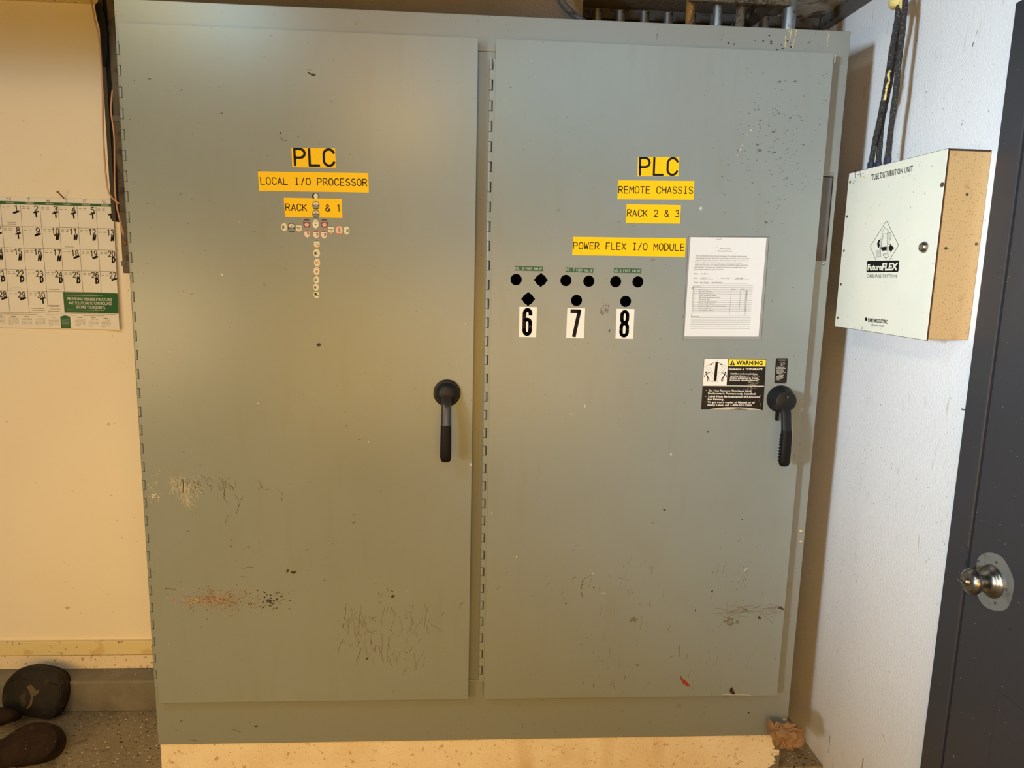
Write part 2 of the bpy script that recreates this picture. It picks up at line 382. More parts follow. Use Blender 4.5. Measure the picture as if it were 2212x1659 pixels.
# ================================================================== the setting
struct('floor', B(-3.0, XW, -4.2, YB, -.05, 0), M['floor'])
bm = B(-3.0, 1.16, YB, YB+.1, 0, 2.6); box(bm, 1.16, XW+.1, YB, YB+.1, 0, 2.15)
struct('wall_back', bm, M['back_wall'])
struct('dark_void_sheet', B(1.16, XW, YB+.12, YB+.14, 2.0, 2.5), M['blackch'])  # black sheet paints the unlit void behind the wall opening
bm = B(XW, XW+.12, -.4228, YB+.12, 0, 2.6); box(bm, XW, XW+.12, -1.50, -.4228, 2.035, 2.6); box(bm, XW, XW+.12, -4.2, -1.50, 0, 2.6)
struct('wall_right', bm, M['right_wall'])
struct('ceiling', B(-3.0, XW, -.40, YB, ZC, ZC+.05), M['ceiling'])
# lowered dark bulkhead behind the cabinet's top edge
struct('wall_bulkhead', B(-.02, 1.165, .20, YB, 2.09, ZC), M['ceiling'])
# stained plaster patch of ceiling in the right corner
struct('ceiling_patch', B(1.80, XW-.004, -.2, YB-.01, ZC-.006, ZC-.001), M['plaster'])
# angle trims carrying the ceiling
bm = B(1.165, XW-.03, YB-.035, YB-.001, 2.24, 2.268); struct('trim_1', bm, M['strut'])
bm = B(XW-.028, XW-.001, -.40, YB-.04, 2.236, ZC-.008); struct('trim_2', bm, M['strut'])
zc = pw(100, 4).z
struct('trim_3', B(-3.0, -.03, YB-.012, YB, zc-.001, zc+.05), M['stained'])
# yellowed bands and curb at the foot of the back wall
def zb(px, py, y=YB): return hit(px, py, 1, y).z
z0, z1, z2 = zb(150, 1441), zb(150, 1412), zb(150, 1382)
struct('baseboard_back', B(-3.0, -.001, YB-.010, YB, z0, z1-.0015), M['cream_band'])
struct('trim_4', B(-3.0, -.001, YB-.014, YB, z1+.0015, z2), M['stained'], bev=.002)
struct('trim_5', B(-3.0, -.001, .3475, YB, 0, z0-.001), M['curb'], bev=.006)
WRL = bpy.data.objects['wall_right']
def wline(pts, wd, m_, name):
    bm = bmesh.new(); W3 = [hit(a_, b2, 0, XW) for a_, b2 in pts]
    for i in range(len(W3)-1):
        d = (W3[i+1]-W3[i]).normalized(); nn = Vector((0, -d.z, d.y))*wd/2*(1 if i < len(W3)-2 else .6); e = d*wd*.3; o_ = Vector((-.0004-.00003*(i % 3), 0, 0))
        bm.faces.new([bm.verts.new(p+o_) for p in (W3[i]-e+nn, W3[i+1]+e+nn, W3[i+1]+e-nn, W3[i]-e-nn)])
    return link(name, bm, m_, WRL, (0, 0, 0))
for pts, wd in ((((1793, 1590), (1792, 1604), (1789, 1626)), .0022), (((1865, 1638), (1864, 1648), (1862, 1659)), .0040), (((1907, 1587), (1911, 1600)), .0022)): wline(pts, wd, M['drip'], 'brown_drip')
for pts, wd in ((((1842, 1425), (1845, 1437), (1856, 1451), (1877, 1474)), .0014), (((1886, 1469), (1890, 1480), (1889, 1489)), .0022), (((1854, 1440), (1857, 1452)), .0012)): wline(pts, wd, M['paper'], 'plaster_scratch')
for pts, wd in ((((2078, 884), (2083, 885)), .006), (((1999, 200), (2002, 198)), .002), (((2103, 92), (2101, 100)), .004), (((2112, 66), (2108, 78)), .0015)): wline(pts, wd, M['wallmark'], 'dark_mark')
# door on the right wall with its metal frame
fx = XW-.012
bm = B(fx, XW+.05, -.486, -.4228, 0, 2.032); box(bm, fx, XW+.05, -1.50, -.486, 1.975, 2.032); box(bm, fx, XW+.05, -1.50, -1.44, 0, 1.975)
struct('trim_6', bm, M['grey_door'], bev=.003)
bm = B(fx+.003, XW+.045, -1.437, -.492, .004, 1.970)
dr = struct('door_1', bm, M['grey_door'], bev=.002)
s_ = link('seal', B(fx+.010, XW+.045, -.4918, -.4862, .01, 1.97), M['seal'], dr, (0, 0, 0))
# embossed panels of the door
for (a, b_, c, d) in ((-.62, -1.32, 1.02, 1.80), (-.62, -1.32, .18, .66)):
    bm = bmesh.new()
    box(bm, fx+.0015, fx+.004, b_, a, c, d)
    link('embossed_panel', bm, M['grey_door'], dr, (0, 0, 0), bev=.0014)
kx = fx+.003
KC = hit(2145, 1256, 0, kx)            # knob axis on the leaf
# stainless patch plate
bm = bmesh.new()
pts = []
for k in range(40):
    a = 2*PI*k/40; ry, rz = .056, .060
    y = math.cos(a)*ry*(1+.03*math.sin(5*a+1)); z = math.sin(a)*rz*(1+.035*math.sin(4*a))
    if y > .049: y = .049
    pts.append((y, z))
f1 = [bm.verts.new((kx-.0015, KC.y+y, KC.z+z)) for y, z in pts]; f2 = [bm.verts.new((kx+.0005, KC.y+y, KC.z+z)) for y, z in pts]
bm.faces.new(f1); bm.faces.new(f2)
for k in range(40): bm.faces.new((f1[k], f1[(k+1) % 40], f2[(k+1) % 40], f2[k]))
pl = link('patch_plate', bm, M['plate'], dr, (0, 0, 0)); pl['label'] = 'worn steel plate screwed round the door knob'
for (a, b_) in ((2114, 1212), (2153, 1215), (2174, 1274), (2150, 1303)):
    c = hit(a, b_, 0, kx-.0015); bm = bmesh.new(); lathe(bm, [(0, .0032), (.0008, .003), (.0012, .0012)], c, (-1, 0, 0), 12)
    link('screw', bm, M['screw'], pl, (0, 0, 0))
bm = bmesh.new()
lathe(bm, [(d_*.82, r_) for d_, r_ in [(0, .034), (.003, .0345), (.006, .0335), (.009, .029), (.013, .026), (.018, .024), (.021, .019), (.023, .0125), (.036, .0115), (.038, .014), (.041, .020),
           (.046, .0255), (.052, .0270), (.058, .0262), (.063, .0235), (.066, .020), (.0668, .019), (.0662, .0185), (.067, .010), (.069, .009), (.074, .0075), (.076, .005), (.0765, 0)]], KC+Vector((-.0015, 0, 0)), (-1, 0, 0), 40)
kb = link('door_knob', bm, M['nickel'], dr, (0, 0, 0), smooth=True); kb['label'] = 'round satin nickel door knob with a small thumb turn'
bm = bmesh.new(); c = KC+Vector((-.0650, 0, 0)); box(bm, c.x-.006, c.x+.004, c.y-.0085, c.y+.0085, c.z-.0016, c.z+.0016)
link('thumb_turn', bm, M['nickel'], kb, (0, 0, 0), bev=.0006)
c = hit(2088, 1203, 0, fx)
link('strike_plate', B(fx-.0008, fx+.001, -.4862, -.4705, c.z-.022, c.z+.022), M['grey_door'], dr, (0, 0, 0), bev=.0004)

# ================================================================== plinth under the cabinet
pr = B(0.002, BW-.012, .006, .41, 0, BB)
t = link('concrete_plinth', pr, M['plinth'], org=(0, 0, 0), bev=.003)
tag(t, 'low cream painted concrete plinth with brown speckles under the grey cabinet', 'plinth')
# ragged grey paint on its right end
t2 = bmesh.new(); from mathutils import noise as mn
x1 = BW-.012; N_ = 70; lw = []
for j in range(N_+1):
    z = .0005+j*(BB-.004)/N_; lw.append((z, max(.0006, .020+.020*mn.noise(Vector((z*38, 1.3, 0)))+.010*mn.noise(Vector((z*160, 4, 0)))-(.022 if .055 < z < .075 else 0)-(.012 if z > .105 else 0))))
for (za, wa), (zb_, wb) in zip(lw, lw[1:]):
    t2.faces.new([t2.verts.new((x, .0054, zz)) for x, zz in ((x1-wa, za), (x1, za), (x1, zb_), (x1-wb, zb_))])
link('grey_paint_smear', t2, M['curb'], t, (0, 0, 0))

# ================================================================== the control cabinet
cab = Thing('control_cabinet', 'large two-door grey steel electrical control cabinet standing on a cream plinth', 'cabinet', (BW/2, .2, BB))
rim = [(0, BB), (BW, BB), (BW, BT), (0, BT)]
ZR0, ZR1 = .315, 2.018
bm = plate(rim, [[(.05, ZR0), (1.745, ZR0), (1.745, ZR1), (.05, ZR1)]], 0, .003)
cab.part('front_frame', bm, M['frame_paint'], bev=.0015)
bm = B(0, .003, .003, .41, BB, BT); box(bm, BW-.003, BW, .003, .41, BB, BT); box(bm, 0, BW, .003, .41, BT-.003, BT); box(bm, 0, BW, .003, .41, BB, BB+.003); box(bm, 0, BW, .407, .41, BB, BT)
cab.part('body', bm, [M['frame_paint']])
cab.part('inner_shade_sheet', B(.02, BW-.02, .30, .31, BB+.02, BT-.02), M['dark_inside'])  # dark sheet stands in for the shade seen through the holes
cab.part('mullion', B(.855, .945, .003, .03, ZR0-.002, ZR1+.002), M['frame_paint'])

holes = []
HP = [(1115, 604, 0), (1168.5, 605, 1), (1141, 646, 1), (1222.5, 606, 0), (1272, 607.5, 0), (1245.5, 649, 0), (1330, 608.5, 0), (1378, 609, 0), (1351.5, 651, 0)]
for a, b_, notch in HP:
    c = pd(a, b_); r = .0147
    if notch:
        loop = []
        for k in range(48):
            an = 2*PI*k/48; dd = min(abs((an-j*PI/2+PI) % (2*PI)-PI) for j in range(4))
            rr = r+.003 if dd < .14 else r
            loop.append((c.x+rr*math.cos(an), c.z+rr*math.sin(an)))
    else: loop = circ(c.x, c.z, r, 36)
    holes.append(loop)
def rrect(x0, x1, z0, z1, r, n=5):
    out = []
    for cx, cz, a0 in ((x1-r, z1-r, 0), (x0+r, z1-r, 90), (x0+r, z0+r, 180), (x1-r, z0+r, 270)):
        for k in range(n+1):
            a = math.radians(a0+90*k/n); out.append((cx+r*math.cos(a), cz+r*math.sin(a)))
    return out
def sheet_door(x0, x1, hl):
    bm = plate(rrect(x0, x1, ZB, ZT, .004), hl, -D, -D+.0025)
    b2 = plate(rrect(x0, x1, ZB, ZT, .004), [rrect(x0+.003, x1-.003, ZB+.003, ZT-.003, .003)], -D+.0024, -.003)
    tmp = bpy.data.meshes.new('tmp'); b2.to_mesh(tmp); b2.free(); bm.from_mesh(tmp); bpy.data.meshes.remove(tmp)
    return bm
doorL = cab.part('door', sheet_door(L1, R1, []), M['door_paint'], bev=.0012)
doorL['label'] = 'left grey cabinet door with a cross of fruit stickers'
doorR = cab.part('door', sheet_door(L2, R2, holes), M['door_paint'], bev=.0012)
doorR['label'] = 'right grey cabinet door with nine punched round holes'
# piano hinges
def hinge(door, xc, xe, ztop, zbot):
    bm = bmesh.new(); n = int(round((ztop-zbot)/.0245)); p = (ztop-zbot)/n; y = -.017; r = .0046
    for i in range(n):
        za = ztop-i*p; tube(bm, [(xc, y, za-.0007), (xc, y, za-p+.0007)], r, 10)
        if i % 2: box(bm, xc, xc+r+.0014, y-.0044, y-.0028, za-p+.0007, za-.0007)
    tube(bm, [(xc, y, ztop), (xc, y, ztop+.006)], .002, 8)
    box(bm, xc-.001, xc+.0008, y, .0, zbot, ztop)
    box(bm, xc+r+.0013, max(xe, xc+r+.0016), y-.0044, y-.0028, zbot, ztop)
    o = cab.part('piano_hinge', bm, M['door_paint'], door, smooth=True)
    return o
hy = lambda px, py: hit(px, py, 1, -.017)
hinge(doorL, hy(254.5, 100).x+.0005, L1+.001, hy(253, 95).z, hy(335, 1482).z)
hinge(doorR, hy(1061, 135).x, L2+.001, hy(1061, 128).z, hy(1037, 1472).z)
# handles
def rsec(w, h, n=20):
    return [(w/2*math.copysign(abs(math.cos(2*PI*k/n))**.75, math.cos(2*PI*k/n)), h/2*math.copysign(abs(math.sin(2*PI*k/n))**.75, math.sin(2*PI*k/n))) for k in range(n)]
def loft(bm, path):
    """path: (x, y, z, width, thickness, tilt)"""
    rings = []
    for x, y, z, w, h, t_ in path:
        rings.append([bm.verts.new((x+a, y+b*math.cos(t_), z+b*math.sin(t_))) for a, b in rsec(w, h)])
    for A, Bq in zip(rings, rings[1:]):
        for k in range(len(A)): bm.faces.new((A[k], A[(k+1) % len(A)], Bq[(k+1) % len(A)], Bq[k]))
    bm.faces.new(rings[0]); bm.faces.new(rings[-1])
def handle(door, cx, cz, key):
    bm = bmesh.new()
    lathe(bm, [(0, .0355), (.006, .0355), (.008, .0335), (.0085, .0305), (.0085, .0290), (.013, .0285), (.019, .0265), (.024, .0215), (.027, .014), (.028, .001)] if not key else
              [(0, .0370), (.006, .0370), (.010, .035), (.016, .031), (.024, .029), (.036, .0285), (.041, .0275), (.043, .024), (.043, .001)], (cx, -D, cz), (0, -1, 0), 48)
    y0 = -D
    h = cab.part('handle', bm, M['black'], door, smooth=True)
    h['label'] = 'black turn-lever handle' + (' with a key lock' if key else ' with a shiny neck coloured as if lit')
    dz = .0
    b1 = bmesh.new()
    loft(b1, [(cx, y0-.020, cz+.002, .021, .012, .5), (cx, y0-.034, cz-.008, .024, .018, .5), (cx, y0-.045, cz-.030, .0255, .019, .25), (cx, y0-.054, cz-.070, .0265, .019, .15), (cx, y0-.056, cz-.076, .0270, .019, 0)])
    return h, b1, y0
for door, (hx, hyy), key in ((doorL, (965.5, 849), 0), (doorR, (1686, 862), 1)):
    c = hit(hx, hyy, 1, -D-.004)
    h, b1, y0 = handle(door, c.x, c.z, key)
    # the third level is full: neck, grip and details join the handle mesh through material slots
    me = h.data; me.materials.append(M['handle_upper'] if not key else M['black']); me.materials.append(M['blackgrip']); me.materials.append(M['nickel'])
    bm = bmesh.new(); bm.from_mesh(me)
    def add(src, mi):
        for f in src.faces: f.material_index = mi
        tmp = bpy.data.meshes.new('tmp'); bmesh.ops.recalc_face_normals(src, faces=src.faces[:])
        for v in src.verts: v.co -= cab.org
        src.to_mesh(tmp); src.free(); bm.from_mesh(tmp); bpy.data.meshes.remove(tmp)
    add(b1, 1)
    b2 = bmesh.new()
    loft(b2, [(c.x, y0-.056, c.z-.0755, .0272, .021, 0), (c.x, y0-.0575, c.z-.09, .0278, .022, 0), (c.x, y0-.059, c.z-.13, .0288, .022, 0), (c.x, y0-.059, c.z-.160, .0290, .021, 0), (c.x, y0-.058, c.z-.169, .0250, .018, 0), (c.x, y0-.057, c.z-.1725, .016, .012, 0)])
    if key:
        for j in range(9):
            box(b2, c.x-.0155, c.x-.012, y0-.064, y0-.052, c.z-.092-j*.0085, c.z-.087-j*.0085)
    add(b2, 2)
    if key:
        b3 = bmesh.new(); lathe(b3, [(0, .0062), (.0012, .0058), (.0012, .001)], (c.x+.001, y0-.043, c.z+.012), (0, -1, 0), 18); add(b3, 1)
        b4 = bmesh.new(); lathe(b4, [(0, .0035), (.0018, .003), (.0018, .001)], (c.x+.001, y0-.043, c.z+.012), (0, -1, 0), 14); add(b4, 3)
        b5 = bmesh.new(); box(b5, c.x-.010, c.x-.004, y0-.012, y0-.002, c.z-.058, c.z-.03); add(b5, 2)
    bm.to_mesh(me); bm.free()
    me.polygons.foreach_set('use_smooth', [True]*len(me.polygons)); me.set_sharp_from_angle(angle=math.radians(40))
# operator recess with two screws on the right stile
q = Quad([(1776, 381), (1799.5, 382.5), (1782.5, 564), (1762, 563)], pb)
a, c = q.p[1], q.p[2]
x0 = R2-.006; x1 = (a.x+c.x)/2
rc = cab.part('operator_slot', B(x0, x1, -.0012, .0005, c.z, a.z), M['recess'])
bm = bmesh.new()
box(bm, x1-.0015, x1+.0005, -.0022, -.0010, c.z, a.z+.001); box(bm, x0, x1, -.0022, -.0010, a.z-.0012, a.z+.001)
cab.part('slot_edge', bm, M['blackch'], rc)
for px, py in ((1796.5, 376), (1778.5, 570)):
    p = pb(px, py); bm = bmesh.new(); lathe(bm, [(0, .0042), (.002, .0042), (.0035, .003), (.004, .001)], (p.x, 0, p.z), (0, -1, 0), 14)
    cab.part('screw', bm, M['steel'], smooth=True)

# ---- marks on the paint: own shapes, thin, part of the doors
def strokes(q, bm, n, u0, u1, v0, v1, length, wd, ang, spread, off=.00025, seg=3, clump=None):
    for i in range(n):
        if clump:
            cu, cv = random.choice(clump); u = random.gauss(cu, (u1-u0)*.07); v = random.gauss(cv, (v1-v0)*.16)
        else: u = random.uniform(u0, u1); v = random.uniform(v0, v1)
        a = math.radians(random.gauss(ang, spread)); l = length*random.uniform(.25, 1.1); pts = [(u, v)]
        for s in range(seg):
            a += random.gauss(0, .22); u += math.cos(a)*l/seg/q.w(); v += math.sin(a)*l/seg/q.h(); pts.append((u, v))
        if all(0 < p[0] < 1 and 0 < p[1] < 1 for p in pts):
            q.line(bm, pts, wd*random.uniform(.5, 1.3), off)
def blobs(q, bm, n, u0, u1, v0, v1, r, off=.00025, el=1.6):
    for i in range(n):
        u = random.gauss((u0+u1)/2, (u1-u0)/4.2); v = random.gauss((v0+v1)/2, (v1-v0)/4.2); rr = r*random.uniform(.35, 1.2); k = random.randint(5, 8); ph = random.random()*6
        if not (0.005 < u < .995 and .005 < v < .995): continue
        q.poly(bm, [(u+math.cos(2*PI*j/k+ph)*rr*el*random.uniform(.6, 1.1)/q.w(), v+math.sin(2*PI*j/k+ph)*rr*random.uniform(.6, 1.1)/q.h()) for j in range(k)], off+random.random()*.00015)
def jline(q, bm, pts, wd, off):
    pp = []
    for (ua_, va_), (ub_, vb_) in zip(pts, pts[1:]):
        n_ = max(2, int(math.hypot((ub_-ua_)*q.w(), (vb_-va_)*q.h())/.0045))
        for k_ in range(n_): pp.append((ua_+(ub_-ua_)*k_/n_+random.uniform(-.0009, .0009)/q.w(), va_+(vb_-va_)*k_/n_+random.uniform(-.0006, .0006)/q.h()))
    pp.append(pts[-1]); m_ = len(pp)-1
    for k_ in range(m_):
        if random.random() < .12: continue
        q.line(bm, [pp[k_], pp[k_+1]], wd*random.uniform(.35, 1.1)*(1-.5*abs(2*(k_+.5)/m_-1)), off+(k_ % 3)*.00003)
QL = Quad(None, None, pts=[Vector((L1, -D, ZT)), Vector((R1, -D, ZT)), Vector((R1, -D, ZB)), Vector((L1, -D, ZB))])
QR = Quad(None, None, pts=[Vector((L2, -D, ZT)), Vector((R2, -D, ZT)), Vector((R2, -D, ZB)), Vector((L2, -D, ZB))])
def uvp(px, py, Q):
    p = pd(px, py); return ((p.x-Q.p[0].x)/(Q.p[1].x-Q.p[0].x), (Q.p[0].z-p.z)/(Q.p[0].z-Q.p[3].z))
def R_(Q, x0, y0, x1, y1):
    a = uvp(x0, y0, Q); b = uvp(x1, y1, Q); return a[0], b[0], a[1], b[1]
bm = bmesh.new()
u0, u1, v0, v1 = R_(QL, 362, 1022, 430, 1090)
strokes(QL, bm, 110, u0, u1, v0, v1, .030, .0006, 80, 22, clump=[uvp(375, 1045, QL), uvp(395, 1040, QL), uvp(400, 1058, QL), uvp(418, 1040, QL), uvp(400, 1070, QL)])
u0, u1, v0, v1 = R_(QL, 316, 1010, 350, 1080)
strokes(QL, bm, 26, u0, u1, v0, v1, .012, .0007, 100, 50)
blobs(QL, bm, 16, *R_(QL, 318, 1065, 345, 1078), .0018)
q_ = [uvp(*p, QL) for p in ((398, 1030), (398, 1060), (397, 1100))]; QL.line(bm, q_, .0006, .00025)
cab.part('bare_scratches', bm, M['scratch'], doorL)['kind'] = 'stuff'
bm = bmesh.new()
u0, u1, v0, v1 = R_(QL, 400, 1025, 600, 1075)
strokes(QL, bm, 50, u0, u1, v0, v1, .018, .0007, 70, 40, clump=[uvp(412, 1040, QL), uvp(425, 1042, QL), uvp(440, 1045, QL), uvp(488, 1045, QL), uvp(500, 1048, QL), uvp(560, 1045, QL)])
q_ = [uvp(*p, QL) for p in ((395, 1036), (396, 1050), (395, 1064))]; QL.line(bm, q_, .0022, .0003)
for pts in (((488, 1035), (485, 1060), (484, 1075), (493, 1090)), ((508, 1070), (518, 1085), (511, 1110)), ((526, 1071), (516, 1085)), ((493, 1112), (487, 1130)), ((498, 1163), (502, 1170)),
            ((522, 1228), (535, 1226), (547, 1225)), ((520, 1245), (535, 1247)), ((610, 1062), (608, 1085)), ((1003, 1300), (994, 1306), (992, 1314)), ((959, 1323), (953, 1330)),
            ((748, 1303), (745, 1332), (740, 1358)), ((879, 1441), (870, 1457)), ((760, 1314), (757, 1319)), ((418, 1318), (416, 1324)), ((697, 1253), (703, 1253)), ((660, 1190), (668, 1184)), ((848, 1497), (850, 1491)), ((345, 1270), (380, 1273))):
    jline(QL, bm, [uvp(*p, QL) for p in pts], .0016, .0003)
for px, py, r in ((634.5, 1236, .0045), (622, 1234, .003), (498, 1181, .0016), (536, 1181, .0016), (581, 1297, .005), (678, 162, .004), (668, 158, .002), (606, 288, .002), (688, 745, .0045), (849, 1288, .003), (792, 1422, .003), (848, 1276, .002)):
    u, v = uvp(px, py, QL); blobs(QL, bm, 4, u-.003, u+.003, v-.0012, v+.0012, r)
blobs(QL, bm, 60, *R_(QL, 530, 1276, 625, 1320), .0022)
blobs(QL, bm, 40, *R_(QL, 740, 1310, 1000, 1420), .0012, el=.8)
blobs(QL, bm, 20, *R_(QL, 500, 1160, 570, 1200), .0011, el=.8)
QL.line(bm, [uvp(*p, QL) for p in ((605, 297), (612, 303), (620, 304))], .0012, .0003)
cab.part('dark_scuffs', bm, M['scuff'], doorL)['kind'] = 'stuff'
bm = bmesh.new()
blobs(QL, bm, 420, *R_(QL, 385, 1270, 560, 1320), .0017, el=1.2)
o = cab.part('rust_patch', bm, M['rust'], doorL); o['label'] = 'reddish rust patch low on the left door'; o['kind'] = 'stuff'
bm = bmesh.new()
blobs(QL, bm, 150, *R_(QL, 365, 1278, 500, 1312), .0019, off=.0002, el=1.2)
cab.part('paint_chips', bm, M['rustlight'], doorL)['kind'] = 'stuff'
bm = bmesh.new()
u0, u1, v0, v1 = R_(QL, 735, 1300, 930, 1420)
strokes(QL, bm, 60, u0, u1, v0, v1, .06, .0012, 93, 8, off=.00015)
strokes(QL, bm, 50, u0, u1, v0, v1, .012, .0014, 93, 30, off=.00015, clump=[uvp(740, 1390, QL), uvp(788, 1340, QL), uvp(788, 1365, QL), uvp(825, 1292, QL), uvp(880, 1390, QL)])
cab.part('grime_streaks', bm, M['grime'], doorL)['kind'] = 'stuff'
SOFT = ((1636, 312, .003), (1672, 330, .0028), (1685, 176, .003), (1718, 176, .0025), (1736, 313, .003), (1630, 238, .002), (1672, 285, .0028), (1654, 480, .0028), (1560, 382, .002), (1642, 260, .002), (1682, 245, .002), (1708, 255, .0028), (1316, 716, .0016), (1317, 713, .0012), (1222, 1303, .0015), (1283, 1270, .0018), (1594, 325, .002), (1641, 325, .003), (1699, 385, .003), (1711, 398, .002), (1620, 368, .002))
bm = bmesh.new()
for pts in (((1276, 1243), (1260, 1250), (1255, 1275), (1259, 1292)),): jline(QR, bm, [uvp(*p, QR) for p in pts], .0022, .0003)
for pts in (((1235, 1191), (1242, 1188)), ((1233, 1252), (1244, 1245)), ((1237, 1254), (1237, 1259)), ((1177, 1267), (1190, 1257)), ((1141, 1290), (1147, 1286)), ((1150, 1288), (1156, 1284)), ((1211, 1285), (1219, 1277)),
            ((1072, 1273), (1080, 1268)), ((1092, 1239), (1097, 1233)), ((1050, 1277), (1053, 1275)), ((1336, 1248), (1356, 1252)), ((1408, 1127), (1412, 1131)), ((1380, 1302), (1384, 1308)), ((1403, 1304), (1406, 1310)), ((1283, 1475), (1281, 1486)),
            ((1351, 1458), (1348, 1470)), ((1591, 1267), (1592, 1277)), ((1600, 1273), (1601, 1279)), ((1602, 1222), (1608, 1226)), ((1594, 1169), (1598, 1165)), ((1485, 1298), (1493, 1292)), ((1469, 1382), (1467, 1420)), ((1536, 1232), (1540, 1237)),
            ((1530, 510), (1532, 504)), ((1714, 981), (1718, 988), (1717, 993)), ((1366, 490), (1370, 487))):
    jline(QR, bm, [uvp(*p, QR) for p in pts], .0014, .0003)
for px, py, r in ((1435, 1102, .002), (1603, 1122, .0015), (1502, 1319, .0015), (1538, 1277, .0018), (1690, 1315, .005), (1686, 1312, .004), (1640, 1335, .003), (1529, 933, .002), (1316, 716, .0016), (1317, 713, .0012), (1222, 1303, .0015), (1283, 1270, .0018)):
    u, v = uvp(px, py, QR); blobs(QR, bm, 4, u-.003, u+.003, v-.0012, v+.0012, r)
blobs(QR, bm, 60, *R_(QR, 1540, 1150, 1700, 1360), .0011, el=.8)
blobs(QR, bm, 40, *R_(QR, 1060, 1300, 1400, 1480), .0011, el=.8)
cab.part('dark_scuffs', bm, M['scuff'], doorR)['kind'] = 'stuff'
bm = bmesh.new()
blobs(QR, bm, 230, *R_(QR, 1540, 110, 1815, 500), .0014, el=1.9)
for px, py, r in SOFT:
    u, v = uvp(px, py, QR); blobs(QR, bm, 3, u-.002, u+.002, v-.0008, v+.0008, r, el=1.8)
cab.part('soft_specks', bm, M['softscuff'], doorR)['kind'] = 'stuff'
bm = bmesh.new()
u0, u1, v0, v1 = R_(QR, 1530, 1308, 1690, 1328)
strokes(QR, bm, 50, u0, u1, v0, v1, .05, .0010, 2, 4, off=.00015)
u0, u1, v0, v1 = R_(QR, 1260, 1200, 1640, 1480)
strokes(QR, bm, 70, u0, u1, v0, v1, .035, .0008, 92, 6, off=.00015)
blobs(QR, bm, 30, *R_(QR, 1566, 1330, 1590, 1352), .004, off=.0002)
blobs(QR, bm, 30, *R_(QR, 1296, 652, 1314, 682), .0035, off=.0002, el=.8)
blobs(QR, bm, 16, *R_(QR, 1360, 1335, 1375, 1346), .003, off=.0002)
cab.part('grime_streaks', bm, M['grime'], doorR)['kind'] = 'stuff'
bm = bmesh.new()
for px, py, r in ((1622, 281, .0022), (1614, 292, .0015), (1603, 314, .0018), (1599, 324, .0026), (1593, 336, .0015), (1281, 1239, .0018), (1672, 582, .0012), (1148, 131, .0012), (1156, 166, .001), (1712, 1097, .002), (1088, 215, .0012)):
    u, v = uvp(px, py, QR); blobs(QR, bm, 3, u-.001, u+.001, v-.0006, v+.0006, r, off=.0004, el=1)
QR.line(bm, [uvp(*p, QR) for p in ((1804, 118), (1803, 135))], .0022, .0003); QR.line(bm, [uvp(*p, QR) for p in ((1061, 1106), (1063, 1113))], .0012, .0003); QR.line(bm, [uvp(*p, QR) for p in ((1560, 1500), (1622, 1501))], .0012, .0003)
cab.part('paint_chips', bm, M['scratch'], doorR)['kind'] = 'stuff'
# dark and light marks on the frame
QF = Quad(None, None, pts=[Vector((0, 0, BT)), Vector((BW, 0, BT)), Vector((BW, 0, BB)), Vector((0, 0, BB))])
def uf(px, py):
    p = pb(px, py); return (p.x/BW, (BT-p.z)/(BT-BB))
bm = bmesh.new()
for pts in (((1702, 62), (1708, 75)), ((1710, 62), (1706, 92)), ((1720, 64), (1717, 84)), ((1696, 78), (1697, 108)), ((1715, 85), (1711, 108)), ((1785, 66), (1790, 75), (1786, 92), (1788, 100)), ((1787, 68), (1793, 68)), ((249, 22), (256, 33)), ((251, 28), (250, 36))):
    bq = bmesh.new(); pp = []
    for (xa_, ya_), (xb_, yb_) in zip(pts, pts[1:]):
        for k_ in range(5): pp.append((xa_+(xb_-xa_)*k_/5+random.uniform(-1, 1), ya_+(yb_-ya_)*k_/5))
    for k_ in range(len(pp)-1): QF.line(bq, [uf(*pp[k_]), uf(*pp[k_+1])], .0017*random.uniform(.4, 1.5), .0003)
    cab.part('foam_dribble', bq, M['foam'])['label'] = 'pale yellow dribble on the frame'
for px, py, r in ((1730, 1169, .005), (1729, 1146, .003), (1695, 1554, .005), (251, 27, .007), (1790, 70, .004)):
    u, v = uf(px, py); blobs(QF, bm, 4, u-.001, u+.001, v-.001, v+.001, r)
cab.part('paint_chips', bm, M['foam'])['kind'] = 'stuff'
bm = bmesh.new()
for pts in (((1422, 56), (1421, 66)), ((1420, 72), (1419, 88)), ((1559, 72), (1560, 82), (1556, 88)), ((1763, 66), (1762, 73), (1765, 80)), ((402, 1596), (440, 1602)), ((500, 1574), (522, 1582))):
    jline(QF, bm, [uf(*p) for p in pts], .0014, .0003)
blobs(QF, bm, 20, *(lambda a, b: (a[0], b[0], a[1], b[1]))(uf(1560, 75), uf(1825, 115)), .0022)
blobs(QF, bm, 26, *(lambda a, b: (a[0], b[0], a[1], b[1]))(uf(1700, 1180), uf(1735, 1400)), .0016, el=.8)
blobs(QF, bm, 24, *(lambda a, b: (a[0], b[0], a[1], b[1]))(uf(400, 1530), uf(1600, 1600)), .0014, el=.8)
for px, py, r in ((1617, 1540, .003), (1573, 93, .002), (1586, 95, .002), (391, 1557, .002), (553, 1569, .003)):
    u, v = uf(px, py); blobs(QF, bm, 3, u-.001, u+.001, v-.0006, v+.0006, r)
cab.part('dark_scuffs', bm, M['scuff'])['kind'] = 'stuff'

